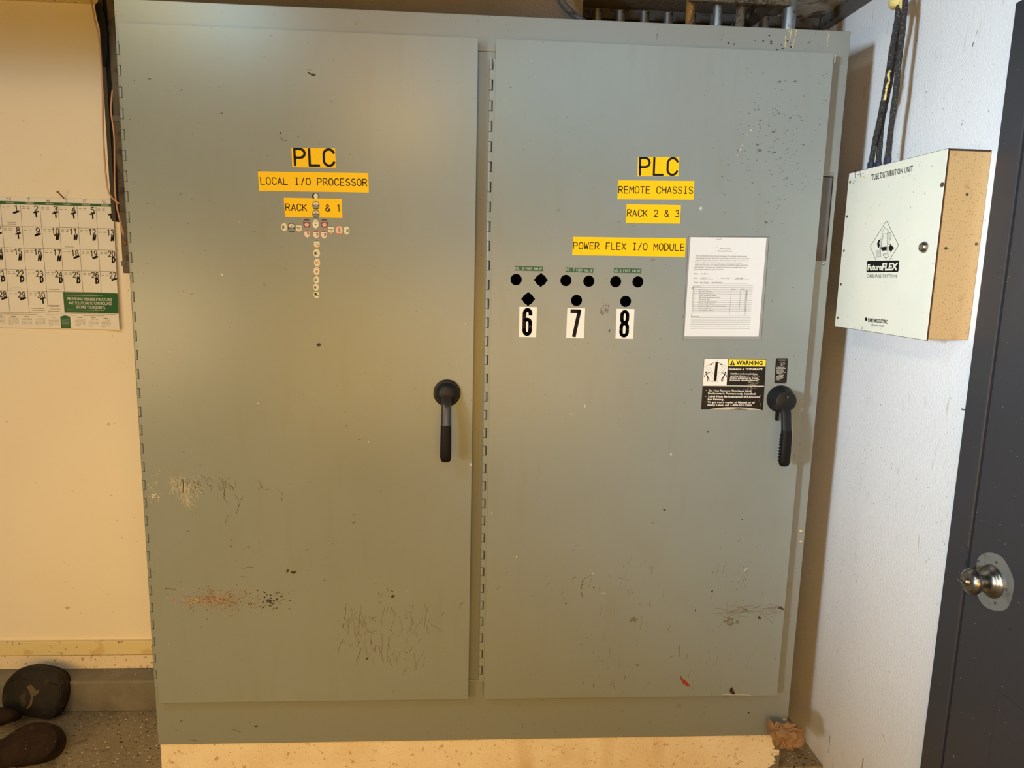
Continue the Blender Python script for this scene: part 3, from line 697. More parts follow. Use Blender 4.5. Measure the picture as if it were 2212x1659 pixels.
# ================================================================== labels on the doors
def yellow_label(corners, lines, label, wd=.0021):
    q = Quad(corners, pd); c = q.at(.5, .5)
    t = Thing('yellow_label', label, 'label', c, 'yellow tape labels on the cabinet doors')
    t.part('tape', q.slab(.0003), M['yellow'])
    bm = bmesh.new()
    for txt, u0, u1, vb, vt in lines: mono(q, bm, txt, u0, u1, vb, vt, wd, .00045)
    t.part('lettering', bm, M['ink'])
yellow_label([(629.5, 319), (724, 320.5), (725.5, 362.5), (631.5, 361)], [('PLC', .065, .96, .90, .06)], 'square yellow label reading PLC on the left cabinet door', .0058)
yellow_label([(557, 370), (795.5, 374), (797, 416), (560, 412)], [('LOCAL I/O PROCESSOR', .018, .985, .66, .315)], 'long yellow label reading LOCAL I/O PROCESSOR on the left cabinet door')
yellow_label([(613, 427), (738, 429.5), (740, 471), (615.5, 468.5)], [('RACK', .025, .385, .66, .32), ('&', .71, .79, .66, .33), ('1', .90, .98, .65, .32)], 'yellow label reading RACK and 1 behind dark stickers on the left door')
yellow_label([(1378, 339.5), (1467.5, 340), (1465.5, 381), (1377, 381)], [('PLC', .055, .955, .92, .045)], 'square yellow label reading PLC on the right cabinet door', .0054)
yellow_label([(1335, 389.5), (1500, 391), (1498, 431.5), (1333.5, 430.5)], [('REMOTE CHASSIS', .015, .985, .67, .32)], 'yellow label reading REMOTE CHASSIS on the right cabinet door')
yellow_label([(1353.5, 441), (1471, 443), (1469, 483), (1352, 481.5)], [('RACK 2 & 3', .02, .975, .64, .29)], 'yellow label reading RACK 2 and 3 on the right cabinet door')
yellow_label([(1238, 511.5), (1481.5, 515), (1479.5, 555), (1236, 551)], [('POWER FLEX I/O MODULE', .008, .99, .66, .30)], 'long yellow label reading POWER FLEX I/O MODULE beside the paper notice')
# number plates 6 7 8
def rr(cx, cy, rx, ry, a0, a1, n=10): return arc(cx, cy, rx, ry, a0, a1, n)
NUM = {'6': [[(3.3, 7.2)]+rr(2, 7.9, 1.3, 1.35, 0, 180, 8)+[(.7, 2.1)]+rr(2, 1.8, 1.3, 1.35, 180, 360, 8)+[(3.3, 4.4)]+rr(2, 4.6, 1.3, 1.1, 0, 150, 6)],
       '7': [[(.3, 9.2), (3.6, 9.2), (1.75, .2)]],
       '8': [[(.8, 7.8)]+rr(2, 8.0, 1.2, 1.25, 180, 0, 8)+[(3.2, 6.6)]+rr(2, 6.5, 1.2, 1.25, 0, -180, 8)+[(.8, 7.9)],
             [(.7, 3.6)]+rr(2, 3.6, 1.35, 1.3, 180, 0, 8)+[(3.35, 2)]+rr(2, 1.8, 1.35, 1.35, 0, -180, 8)+[(.7, 3.7)]]}
for ch, cs, lab in (('6', [(1122, 662.5), (1160, 663.5), (1158, 728.5), (1120.5, 728)], 'white plate with a black 6 under the leftmost group of holes'),
                    ('7', [(1225.5, 665.5), (1264, 666), (1261, 731), (1223, 730)], 'white plate with a black 7 under the middle group of holes'),
                    ('8', [(1332, 667), (1370.5, 667.5), (1367.5, 732), (1329.5, 731.5)], 'white plate with a black 8 under the right group of holes')):
    q = Quad(cs, pd); t = Thing('number_plate', lab, 'number plate', q.at(.5, .5), 'white number plates on the right door')
    t.part('plate', q.slab(.0004), M['white'])
    bm = bmesh.new()
    wd_ = .0098 if ch != '8' else .0092
    for st in NUM[ch]:
        pp = [(.21+x/4*.52, .94-y/9.4*.86) for x, y in st]
        for a_, b2 in zip(pp, pp[1:]):
            if ch == '7': q.line(bm, [a_, b2], wd_, .0006); continue
            A2 = Vector((a_[0]*q.w(), a_[1]*q.h())); B2 = Vector((b2[0]*q.w(), b2[1]*q.h())); d_ = (B2-A2).normalized(); n2 = Vector((-d_.y, d_.x))*wd_/2
            q.poly(bm, [(p.x/q.w(), p.y/q.h()) for p in (A2+n2, B2+n2, B2-n2, A2-n2)], .0006)
        if ch != '7':
            for u, v in pp[1:-1]: q.poly(bm, [(u+wd_/2*math.cos(2*PI*k/20)/q.w(), v+wd_/2*math.sin(2*PI*k/20)/q.h()) for k in range(20)], .0006)
    t.part('numeral', bm, M['ink'])
# green embossed tapes
for txt, cs, lab in (('NO. 6 FOOT VALVE', [(1112, 574.5), (1173, 576), (1173, 586), (1112, 584.5)], 'worn green embossed tape above the leftmost group of holes'),
                     ('NO. 7 FOOT VALVE', [(1222, 577.5), (1282, 580), (1281, 589.5), (1221.5, 587)], 'green embossed tape above the middle group of holes'),
                     ('NO.8 FOOT VALVE', [(1326, 579), (1385.5, 580.5), (1385, 590.5), (1325.5, 589)], 'green embossed tape reading NO.8 FOOT VALVE above the right group of holes')):
    q = Quad(cs, pd); t = Thing('embossed_tape', lab, 'label', q.at(.5, .5), 'green embossed tapes above the holes')
    t.part('tape', q.slab(.0005), M['tape_green'])
    bm = bmesh.new(); mono(q, bm, txt, .03, .97, .76, .25, .0007, .0007, fill=.7); t.part('lettering', bm, M['embossed'])

# fruit stickers
def sticker(px, py, w, h, kind, lab, layer=0):
    c = pd(px, py); b = .0002+layer*.0003
    nm = 'fruit_sticker'; t = Thing(nm, lab, 'sticker', c, 'fruit stickers forming a cross on the left door')
    W_, H_ = w, h
    q = Quad(None, None, pts=[c+Vector((-W_/2, 0, H_/2)), c+Vector((W_/2, 0, H_/2)), c+Vector((W_/2, 0, -H_/2)), c+Vector((-W_/2, 0, -H_/2))])
    SH = {'oval': 2.0, 'egg': 2.2, 'pill': 2.9, 'shield': 2.3, 'diamond': 1.6}
    shp = {'dark': 'pill', 'darkside': 'oval', 'white': 'oval', 'red': 'pill', 'shield': 'shield', 'orange': 'oval', 'plain': 'oval', 'cream': 'oval', 'green': 'oval', 'pink': 'oval', 'points': 'shield', 'pointsup': 'shield'}[kind]
    e = SH[shp]; out = []
    for k in range(32):
        a = 2*PI*k/32; x = math.copysign(abs(math.cos(a))**(2/e), math.cos(a)); y = math.copysign(abs(math.sin(a))**(2/e), math.sin(a))
        if kind in ('shield', 'points') and y > 0: x *= (1-.35*y*y)
        if kind == 'pointsup' and y < 0: x *= (1-.35*y*y)
        out.append((.5+.5*x, .5+.5*y))
    base = {'dark': (66, 72, 84), 'darkside': (96, 102, 108), 'white': (238, 226, 200), 'red': (128, 30, 38), 'shield': (240, 214, 200), 'orange': (236, 222, 200), 'plain': (226, 220, 196), 'cream': (240, 222, 196), 'green': (226, 222, 196), 'pink': (238, 198, 180), 'points': (228, 222, 194), 'pointsup': (228, 222, 194)}[kind]
    def col(rgb, nm_):
        k = 'st_%d_%d_%d' % rgb
        if k not in M: M[k] = mat(nm_, srgb(*rgb), .45)
        return M[k]
    bm = bmesh.new()
    A = [bm.verts.new(q.at(u, v, 0)) for u, v in out]; Bq = [bm.verts.new(q.at(u, v, b)) for u, v in out]
    bm.faces.new(Bq); bm.faces.new(A)
    for k in range(32): bm.faces.new((A[k], A[(k+1) % 32], Bq[(k+1) % 32], Bq[k]))
    mats = [col(base, 'sticker_base'), M['ink']]
    def clipband(v0, v1, mi, u0=0., u1=1.):
        pts = [(min(max(u, u0), u1), min(max(v, v0), v1)) for u, v in out]
        pr_ = []
        for p_ in pts:
            if not pr_ or (abs(p_[0]-pr_[-1][0])+abs(p_[1]-pr_[-1][1])) > 1e-4: pr_.append(p_)
        if len(pr_) > 2 and (abs(pr_[0][0]-pr_[-1][0])+abs(pr_[0][1]-pr_[-1][1])) < 1e-4: pr_.pop()
        # keep only points inside the outline at this height
        f = bm.faces.new([bm.verts.new(q.at(u, v, b+.00015)) for u, v in pr_]); f.material_index = mi
    def bar(u0, u1, v, th, mi=1):
        f = bm.faces.new([bm.verts.new(q.at(*p_, b+.0003)) for p_ in ((u0, v-th), (u1, v-th), (u1, v+th), (u0, v+th))]); f.material_index = mi
    def inset(v0, v1, mi, s=.36):
        pts = [(.5+s*math.cos(a), (v0+v1)/2+(v1-v0)/2*math.sin(a)) for a in [2*PI*k/20 for k in range(20)]]
        f = bm.faces.new([bm.verts.new(q.at(*p_, b+.00022)) for p_ in pts]); f.material_index = mi
    def add(rgb): mats.append(col(rgb, 'sticker_ink')); return len(mats)-1
    if kind == 'dark':
        w_ = add((222, 208, 190)); g_ = add((128, 132, 136)); inset(.08, .52, w_, .40); clipband(.60, .82, g_, .10, .90); bar(.46, .56, .35, .06); bar(.3, .7, .43, .012, add((190, 100, 70)))
    elif kind == 'darkside':
        w_ = add((222, 216, 204)); inset(.15, .85, w_, .30); clipband(.1, .9, 1, 0, .25); bar(.62, .75, .5, .08, add((190, 100, 80)))
    elif kind == 'white':
        bar(.25, .75, .26, .012); inset(.0, .0001, 1, .01); bar(.44, .60, .55, .05); bar(.28, .36, .6, .02, add((70, 120, 70))); bar(.66, .72, .58, .03); bar(.45, .58, .84, .03)
    elif kind == 'red':
        clipband(0, .17, add((50, 42, 52))); clipband(.17, .36, add((140, 138, 140)), .08, .92); inset(.46, .86, add((236, 196, 186)), .32); bar(.3, .7, .58, .015, 1); bar(.36, .64, .68, .015, 1)
    elif kind == 'shield':
        clipband(0, .20, add((196, 52, 66))); r_ = add((210, 120, 110)); bar(.1, .5, .38, .01, r_); bar(.1, .45, .5, .01, r_); bar(.5, .88, .36, .03); bar(.55, .88, .48, .04); bar(.55, .85, .6, .03); bar(.35, .65, .78, .02, r_)
    elif kind == 'orange':
        clipband(0, .14, add((60, 130, 70))); clipband(.84, 1, add((240, 160, 90))); bar(.12, .55, .46, .045); bar(.55, .88, .46, .025); bar(.5, .88, .62, .03); bar(.2, .6, .72, .01)
    elif kind == 'green':
        clipband(0, .16, add((60, 140, 60))); bar(.15, .5, .42, .12); bar(.55, .85, .38, .02, add((150, 150, 120))); bar(.15, .85, .66, .035)
    elif kind == 'pink':
        r_ = add((228, 90, 84)); clipband(.84, 1, r_); clipband(.0, .07, r_); bar(.30, .38, .45, .22); bar(.46, .52, .5, .28); bar(.6, .68, .5, .22)
    elif kind == 'cream':
        g_ = add((150, 110, 80)); bar(.25, .35, .5, .14, g_); bar(.4, .5, .6, .16, g_); bar(.56, .62, .42, .12, 1); bar(.68, .75, .56, .14, g_); bar(.3, .7, .2, .012, g_)
    else:
        g_ = add((130, 128, 104)); s_u = .15 if kind != 'points' else .5
        bar(s_u, s_u+.35, .42, .035); bar(s_u, s_u+.35, .54, .05); bar(s_u, s_u+.35, .68, .035); bar(.15, .85, .34, .01, g_); bar(.2, .85, .60, .01, g_)
    for f in bm.faces:
        f.normal_update()
    bmesh.ops.recalc_face_normals(bm, faces=[f for f in bm.faces if f.material_index == 0])
    link('backing', bm, mats, t.o, t.org)
S1, S2 = .0180, .0215
for args in (
    (682.4, 423.8, .0186, .0180, 'darkside', 'topmost round grey sticker of the cross, above the RACK label', 0),
    (682.6, 443.7, .0174, .0200, 'dark', 'dark blue-grey sticker covering the middle of the RACK label', 1),
    (682.6, 462.6, .0174, .0190, 'dark', 'dark sticker with navy foot at the lower edge of the RACK label', 2),
    (682.0, 484.0, .0155, .0215, 'white', 'cream oval sticker between the two dark red stickers', 3),
    (662.6, 482.5, .0174, .0210, 'red', 'dark red sticker left of the cream oval at the crossing', 0),
    (700.5, 482.7, .0174, .0210, 'red', 'dark red sticker right of the cream oval at the crossing', 0),
    (614.0, 490.0, .0145, .0195, 'pointsup', 'leftmost pale green sticker of the cross arm', 0),
    (629.8, 492.0, .0180, .0230, 'dark', 'dark blue sticker in the left arm of the cross', 1),
    (646.0, 492.8, .0148, .0180, 'orange', 'sticker with orange cap in the left arm beside the dark red one', 2),
    (715.0, 496.0, .0148, .0188, 'orange', 'sticker with green cap in the right arm beside the dark red one', 1),
    (732.8, 497.4, .0160, .0222, 'pink', 'pink and red oval sticker in the right arm of the cross', 0),
    (748.6, 498.2, .0145, .0195, 'points', 'rightmost pale green sticker of the cross arm', 1),
    (663.4, 505.0, .0140, .0182, 'shield', 'left red-topped shield sticker of the lower row of three', 0),
    (683.1, 506.3, .0145, .0190, 'shield', 'middle red-topped shield sticker of the lower row of three', 0),
    (700.0, 506.8, .0145, .0195, 'shield', 'right red-topped shield sticker of the lower row of three', 0),
    (684.3, 527.2, .0148, .0188, 'orange', 'green and orange capped sticker heading the cross stem', 0),
    (684.0, 547.0, .0168, .0210, 'plain', 'white oval sticker with dark bars, second down the cross stem', 0),
    (685.0, 567.3, .0150, .0200, 'cream', 'cream oval sticker with brown print, third down the cross stem', 1),
    (684.1, 585.5, .0150, .0198, 'cream', 'cream oval sticker with brown print, fourth down the cross stem', 2),
    (683.8, 604.3, .0146, .0184, 'plain', 'pale green sticker, third from the bottom of the cross stem', 1),
    (683.0, 620.5, .0146, .0175, 'plain', 'pale green sticker, second from the bottom of the cross stem', 2),
    (684.0, 636.0, .0150, .0190, 'green', 'bottom sticker of the cross stem with bright green cap', 3)):
    sticker(*args)

# paper notice in a clear sleeve
q = Quad([(1491.6, 512.4), (1655.4, 514), (1638.3, 727), (1478, 726.5)], pd)
qs = Quad([(1487, 510.5), (1661, 512), (1644, 734), (1475, 734)], pd)
t = Thing('paper_notice', 'white typed survey sheet in a clear sleeve on the right cabinet door', 'notice', q.at(.5, .5))
t.part('sleeve', qs.slab(.0005), M['sleeve'])
bm = bmesh.new()
for a, b_ in (((0, 0), (1, 0)), ((1, 0), (1, 1)), ((1, 1), (0, 1)), ((0, 1), (0, 0))): qs.line(bm, [a, b_], .0016, .0006)
t.part('sleeve_seam', bm, M['inkgrey'])
sh = t.part('sheet', q.slab(.0004, base=.0006), M['paper'])
bm = bmesh.new(); O = .0012
def pl_(txt, u0, u1, v, h=.0135, b=.01): text(q, bm, txt, u0, u1, v, v-h, O, b)
pl_('Noise Survey', .40, .535, .117); pl_('Brawley California', .37, .555, .140)
for i, (tx, e) in enumerate((('Noise surveys shall consist of area noise samples. Two readings should everyday', .76), ('that calibrate the meter. Go to the area and walk around the area as an employee', .80), ('would do during normal work hours. Note the highest reading on the meter. If it', .78),
    ('"pegs" at a high volume and then settles down write down both numbers.', .71), ('Walk around the area as an exposed employee would. Each reading should take', .79), ('approximately 3-5 minutes per employee. If there is any manufacturing in any', .77), ('areas sampled, please put mark on the chart.', .48))):
    pl_(tx, .085-.002*i, e-.002*i, .189+.0225*i, .012)
pl_('Area:', .075, .13, .368); pl_('Pan Floor', .165, .265, .368)
pl_('Date:', .075, .13, .412); pl_('4/16/99', .165, .24, .412); pl_('Time of day', .43, .55, .412); pl_('3:00 PM', .63, .72, .412)
pl_('Tester', .075, .14, .456); pl_('Alex Ojeda     Heidi Brightly', .16, .46, .456)
pl_('Location', .078, .17, .497)
rows = ['Freight Elevator', 'Pan control room', 'By production scales', 'By low raw vacuum pump', 'Vacuum Pan', 'South of 18-2 elevator', 'South of 28 elevator', 'South of #8 low raw vacuum pump', 'Front of #7 Pan', 'West of fire marshl']
ends = [.33, .345, .385, .435, .305, .40, .38, .52, .33, .36]
pl_('Low', .595, .64, .520); pl_('High', .71, .765, .520)
for i, r in enumerate(rows):
    v = .5405+.0216*i; pl_(r, .175-.001*i, ends[i], v, .013); pl_(str(i+1), .085, .090 if i == 0 else .10, v, .012)
    pl_(random.choice(['82', '84', '86', '90']), .775, .805, v, .012)
pl_('Comments', .07, .185, .800)
def hl(v, u0=.075, u1=.87, w=.0006): q.line(bm, [(u0, v), (u1, v)], w, O)
hl(.479); hl(.502)
for i in range(13): hl(.5225+.0216*i)
for v in (.808, .831, .853, .875, .898, .919): hl(v, .075, .875)
hl(.415, .16, .33, .0004); hl(.415, .61, .81, .0004); hl(.459, .16, .81, .0004)
for u, a, b_ in ((.078, .479, .80), (.585, .505, .782), (.71, .505, .782), (.795, .52, .782), (.165, .52, .70)): q.line(bm, [(u, a), (u, b_)], .0006, O)
t.part('print', bm, M['inkgrey'], sh)
bm = bmesh.new(); q.line(bm, [(.055, .507), (.08, .506)], .0014, O); q.line(bm, [(.34, .022), (.41, .014)], .0008, O); t.part('pen_mark', bm, M['scuff'], sh)

# warning label
q = Quad([(1521, 774.5), (1655, 775.5), (1648, 886), (1514.5, 884.5)], pd)
t = Thing('warning_label', 'black, white and yellow WARNING label beside the right door handle', 'label', q.at(.5, .5))
bk = t.part('backing', q.slab(.0004), M['warn_black'])
A = q.slab(.0002, u0=.395, v0=.012, u1=.995, v1=.145, base=.0004); t.part('yellow_band', A, M['warn_yellow'])
A = q.slab(.0002, u0=.005, v0=.005, u1=.385, v1=.518, base=.0004); t.part('picture_panel', A, M['white'])
A = q.slab(.0002, u0=.0, v0=.522, u1=.99, v1=.534, base=.0004); t.part('divider_line', A, M['white'])
bm = bmesh.new(); O = .00085
q.poly(bm, [(.415, .125), (.50, .125), (.4575, .03)], O); text(q, bm, 'WARNING', .52, .945, .115, .036, O, .028)
# picture: leaning enclosures, pushing figures
q.poly(bm, [(.185, .07), (.225, .07), (.218, .43), (.172, .43)], O)
q.line(bm, [(.187, .06), (.193, .04)], .0008, O); q.line(bm, [(.222, .06), (.215, .04)], .0008, O)
q.line(bm, [(.14, .432), (.245, .432), (.245, .452), (.14, .452)], .0005, O, True)
for s in (-1, 1):
    f = lambda x, y: (.198+s*x, y)
    q.line(bm, [f(.02, .33), f(.13, .12), f(.165, .155), f(.03, .39)], .0004, O)
    q.line(bm, [f(.035, .075), f(.085, .105)], .0011, O); q.poly(bm, [f(.075, .09), f(.11, .125), f(.065, .12)], O)
    q.poly(bm, [(f(.155, .265)[0]+.014*math.cos(a), .265+.017*math.sin(a)) for a in [2*PI*k/12 for k in range(12)]], O)
    q.line(bm, [f(.15, .29), f(.105, .275), f(.09, .262)], .0014, O)
    q.line(bm, [f(.15, .295), f(.175, .325), f(.18, .36)], .0014, O)
    q.line(bm, [f(.15, .295), f(.135, .335), f(.118, .375)], .0030, O)
    q.line(bm, [f(.118, .375), f(.098, .395), f(.10, .44)], .0016, O); q.line(bm, [f(.122, .375), f(.122, .40), f(.12, .445)], .0016, O)
t.part('black_print', bm, M['ink'], bk)
bm = bmesh.new()
def wl(txt, u0, u1, v, h, b=.02): text(q, bm, txt, u0, u1, v, v-h, O, b)
q.poly(bm, [(.452, .062), (.463, .062), (.460, .098), (.455, .098)], O+.0001); q.poly(bm, [(.453, .105), (.462, .105), (.462, .115), (.453, .115)], O+.0001)
wl('Enclosure is TOP-HEAVY', .405, .955, .216, .040, .03)
wl('· Stabilize enclosure before', .415, .87, .302, .032); wl('opening doors.', .435, .68, .344, .030)
wl('· Follow guidelines in "Large', .412, .89, .388, .032); wl('Enclosure Handling Manual."', .433, .905, .430, .032)
wl('•  Do Not Remove This Label Until', .055, .79, .642, .038, .024); wl('Enclosure is Permanently Installed.', .095, .87, .698, .038, .024)
wl('•  Label Must Be Reattached If Removed', .052, .93, .757, .038, .024); wl('For Painting.', .095, .355, .812, .038, .024)
wl('•  To get more copies of Manual or of', .048, .86, .868, .038, .024); wl('Safety Label, call 1-800-355-3560.', .093, .82, .922, .038, .024)
t.part('white_print', bm, M['white'], bk)
bm = bmesh.new()
q.poly(bm, [(.15, .985), (.25, .965), (.40, .948), (.60, .945), (.78, .955), (.90, .972), (.97, .995), (.97, .999), (.12, .999)], O)
for i in range(46):
    u = random.gauss(.80, .05); v = random.uniform(.28, .62); r = random.uniform(.02, .07); a = random.uniform(0, PI)
    q.line(bm, [(u, v), (u+r*math.cos(a), v+.5*r*math.sin(a))], .0004, O+.0001)
for cx, cy in ((.84, .34), (.83, .46), (.83, .55)):
    q.line(bm, [(cx-.06, cy), (cx-.02, cy-.035), (cx+.03, cy-.03), (cx+.07, cy), (cx+.02, cy+.03), (cx-.02, cy+.025)], .0006, O+.0001, True)
q.line(bm, [(.735, .28), (.73, .5), (.72, .72), (.725, .78)], .0004, O); q.line(bm, [(.94, .70), (.935, .82), (.96, .92)], .0006, O)
t.part('worn_foil', bm, M['worn'], bk)

# small instruction label above the right handle
q = Quad([(1676, 773.5), (1702, 773.5), (1699, 828.5), (1672.5, 828)], pd)
t = Thing('instruction_label', 'small black instruction sticker directly above the right door handle', 'label', q.at(.5, .5))
bm = bmesh.new(); out = [(p[0], p[1]) for p in rrect(0, 1, 0, 1, .09)]
A = [bm.verts.new(q.at(u, v, .0)) for u, v in out]; Bq = [bm.verts.new(q.at(u, v, .0004)) for u, v in out]; bm.faces.new(A); bm.faces.new(Bq)
for k in range(len(A)): bm.faces.new((A[k], A[(k+1) % len(A)], Bq[(k+1) % len(A)], Bq[k]))
t.part('backing', bm, M['warn_black'])
bm = bmesh.new(); O = .0006
text(q, bm, 'TO OPEN DOOR', .2, .85, .10, .065, O, .02)
q.line(bm, [(.5+.15*math.cos(2*PI*k/16), .22+.07*math.sin(2*PI*k/16)) for k in range(16)], .0004, O, True); q.line(bm, [(.5, .19), (.5, .26)], .0012, O)
q.line(bm, [(.68, .16), (.74, .19), (.75, .26)], .0005, O)
for i, (tx, a, b_) in enumerate((('1. TURN SLOTTED', .1, .76), ('SCREW CLOCKWISE', .1, .84), ('2. HOLD SCREW', .1, .66), ('AND TURN HANDLE', .1, .74), ('HANDLE CLOCKWISE', .1, .86), ('3. OPEN DOOR', .1, .62))):
    text(q, bm, tx, a, b_, .375+.048*i, .345+.048*i, O, .015)
text(q, bm, 'CAUTION', .32, .72, .68, .652, O, .02)
for i, (tx, b_) in enumerate((('THIS IS CABINET', .68), ('BE SURE POWER', .72), ('IS OFF WHILE', .60), ('IT IS OPEN', .4))): text(q, bm, tx, .1, b_, .735+.046*i, .707+.046*i, O, .015)
t.part('lettering', bm, M['white'])

# loose chips lying stuck low on the right door
for nm, cs, mk, lab in (('paint_flake', [(1469, 1458), (1474, 1466), (1482, 1472), (1491, 1482), (1484, 1482), (1474, 1475), (1470, 1466)], 'leaf_red', 'curved red flake stuck low on the right cabinet door'),
                        ('paint_flake', [(1577, 1488), (1581, 1484), (1584, 1491), (1588, 1499), (1582, 1499), (1576, 1494)], 'chipdark', 'dark brown flake at the bottom edge of the right cabinet door')):
    pts = [pd(*c) for c in cs]; bm = bmesh.new()
    A = [bm.verts.new(p) for p in pts]; Bq = [bm.verts.new(p+Vector((0, -.0022, 0))) for p in pts]; bm.faces.new(A); bm.faces.new(Bq)
    for k in range(len(A)): bm.faces.new((A[k], A[(k+1) % len(A)], Bq[(k+1) % len(A)], Bq[k]))
    c = sum(pts, Vector())/len(pts); tag(link(nm, bm, M[mk], org=c), lab, 'paint flake')

# ================================================================== conduits and struts above the cabinet
def conduit(px, py, y, r, mk, lab, z1=ZC-.002, z0=BT-.0005):
    p = hit(px, py, 1, y); bm = bmesh.new(); pts = [(p.x, y, z0+(z1-z0)*k/8) for k in range(9)]
    tube(bm, pts, [r*(1+(random.uniform(-.05, .05) if mk in ('rusty', 'dusty') else 0)) for _ in pts], 20)
    o = link('conduit', bm, M[mk], org=(p.x, y, z0), smooth=True)
    o.location = (p.x, y, z0)
    return tag(o, lab, 'conduit', 'conduits rising from the cabinet top')
conduit(1490.5, 35, .09, .0120, 'rusty', 'thin rusty brown conduit rising from the cabinet top')
conduit(1549.5, 35, .09, .0118, 'steel', 'thin bright steel conduit between the rusty and the dusty ones')
conduit(1599.5, 35, .10, .0120, 'dusty', 'dust-caked conduit rising from the cabinet top')
conduit(1627.5, 40, .24, .0165, 'steel', 'dark steel conduit set back behind the dust-caked one')
conduit(1705, 35, .08, .0172, 'steel', 'thickest steel conduit at the right, before the yellow dribbles')
labs = ['bright steel coupling nearest the flexible hose', 'dull coupling second from the flexible hose', 'dull coupling third from the flexible hose', 'bright coupling fourth from the flexible hose', 'coupling behind the rusty conduit', 'bright coupling left of the thin steel conduit', 'coupling behind the dust-caked conduit', 'short coupling left of the thickest conduit']
for i, px in enumerate((1290, 1340, 1392, 1443, 1492, 1543, 1594, 1650)):
    p = hit(px, 40+i*2.5, 1, .33); bm = bmesh.new()
    lathe(bm, [(0, .018), (.085, .018), (.086, .0195), (.100, .0195), (.101, .014), (.135, .014)], (p.x, .33, BT), (0, 0, 1), 24)
    o = link('conduit_coupling', bm, M['steel'], org=(p.x, .33, BT), smooth=True)
    tag(o, labs[i], 'conduit', 'short couplings behind the cabinet top')
# dusty strut strap in front of the conduits
p0 = hit(1486, 3, 1, .06); p1 = hit(1702, 14, 1, .06)
bm = B(p0.x, p1.x+.004, .052, .066, p1.z+.001, p1.z+.022)
o = link('strut_strap', bm, M['dusty'], org=(p0.x, .06, p1.z), bev=.002); tag(o, 'dust-covered metal strap running across the tall conduits', 'metal strap')
p0 = hit(1750, 20, 1, .2)
o = link('strut_brace', B(1.62, 1.66, .075, .40, p1.z+.005, p1.z+.03), M['strut'], org=(1.64, .1, p1.z)); tag(o, 'short grimy brace running back from the strap to the rear angle', 'metal brace')
# flexible hose
bm = bmesh.new(); pts = catmull([hit(1200, -30, 1, .13), hit(1212, 2, 1, .13), hit(1226, 20, 1, .13), hit(1245, 36, 1, .13), hit(1262, 48, 1, .13)], 16)
pts = [Vector((p.x, p.y, max(p.z, BT-.004))) for p in pts]
tube(bm, pts, [.0085+.0012*(i % 2) for i in range(len(pts))], 12)
o = link('flexible_hose', bm, M['steel'], org=pts[-1], smooth=False); tag(o, 'ribbed flexible metal hose dropping onto the cabinet top', 'hose')

# ================================================================== left side: channel, strip, wires
yb = .30
def quadpath(lst, y): return [hit(a, b_, 1, y) for a, b_ in lst]
xa, xb = hit(226, 20, 1, yb).x, hit(247, 20, 1, yb).x
zl = hit(265, 590, 1, yb).z
st = Thing('strut_channel', 'tall grimy steel channel fixed beside the cabinet left edge', 'channel', (xb, yb, 2.2))
zs = hit(250, 478, 1, yb).z
c0, c1, c2, c3 = [hit(a_, 400, 1, yb).x for a_ in (234.5, 243.5, 253.5, 268.5)]
st.part('channel', B(c2, c3, yb, yb+.04, zl, ZC), M['channel'], bev=.003)
st.part('slot', B(c1, c2-.0005, yb+.01, yb+.04, zs, ZC), M['blackch'])
st.part('flange', B(c0, c1-.0005, yb+.006, yb+.045, zs, ZC-.01), M['flap'])
for z in (hit(250, 262, 1, yb).z, zl+.02):
    st.part('clip', B(c2-.001, c3+.001, yb-.003, yb-.0002, z, z+.016), M['strut'])
p = hit(262, 525, 1, yb-.001); bm = bmesh.new(); lathe(bm, [(0, .008), (.003, .007), (.004, .002)], ((c2+c3)/2, yb, p.z), (0, -1, 0), 12); st.part('bolt', bm, M['rusty'])
# torn strip hanging in front
bm = bmesh.new()
L_ = quadpath([(205, 12), (210, 40), (218, 70), (222, 120), (224, 145)], .285); R2_ = quadpath([(214, 2), (226, 30), (232, 70), (232, 120), (229, 145)], .285)
for i in range(4): bm.faces.new([bm.verts.new(v) for v in (L_[i], R2_[i], R2_[i+1], L_[i+1])])
bmesh.ops.remove_doubles(bm, verts=bm.verts, dist=1e-5)
bmesh.ops.solidify(bm, geom=bm.faces[:], thickness=.002)
o = link('torn_strip', bm, M['blackch'], org=L_[0]); tag(o, 'torn black strip hanging in front of the steel channel', 'strip')
for pxs, y, lab in ((((190, -20), (197, 3), (205, 45), (214, 85), (221, 180), (223, 290), (229, 380), (237, 420), (257, 440)), .27, 'long thin tan wire hanging left of the steel channel'),
                    (((243, 195), (240, 240), (247, 300), (249, 420), (262, 488), (267, 508)), .27, 'shorter tan wire hanging in front of the channel face')):
    bm = bmesh.new(); pts = catmull([hit(a, b_, 1, y) for a, b_ in pxs], 6); tube(bm, pts, .0024, 8)
    o = link('loose_wire', bm, M['copper'], org=pts[0], smooth=True); tag(o, lab, 'wire', 'loose tan wires beside the channel')

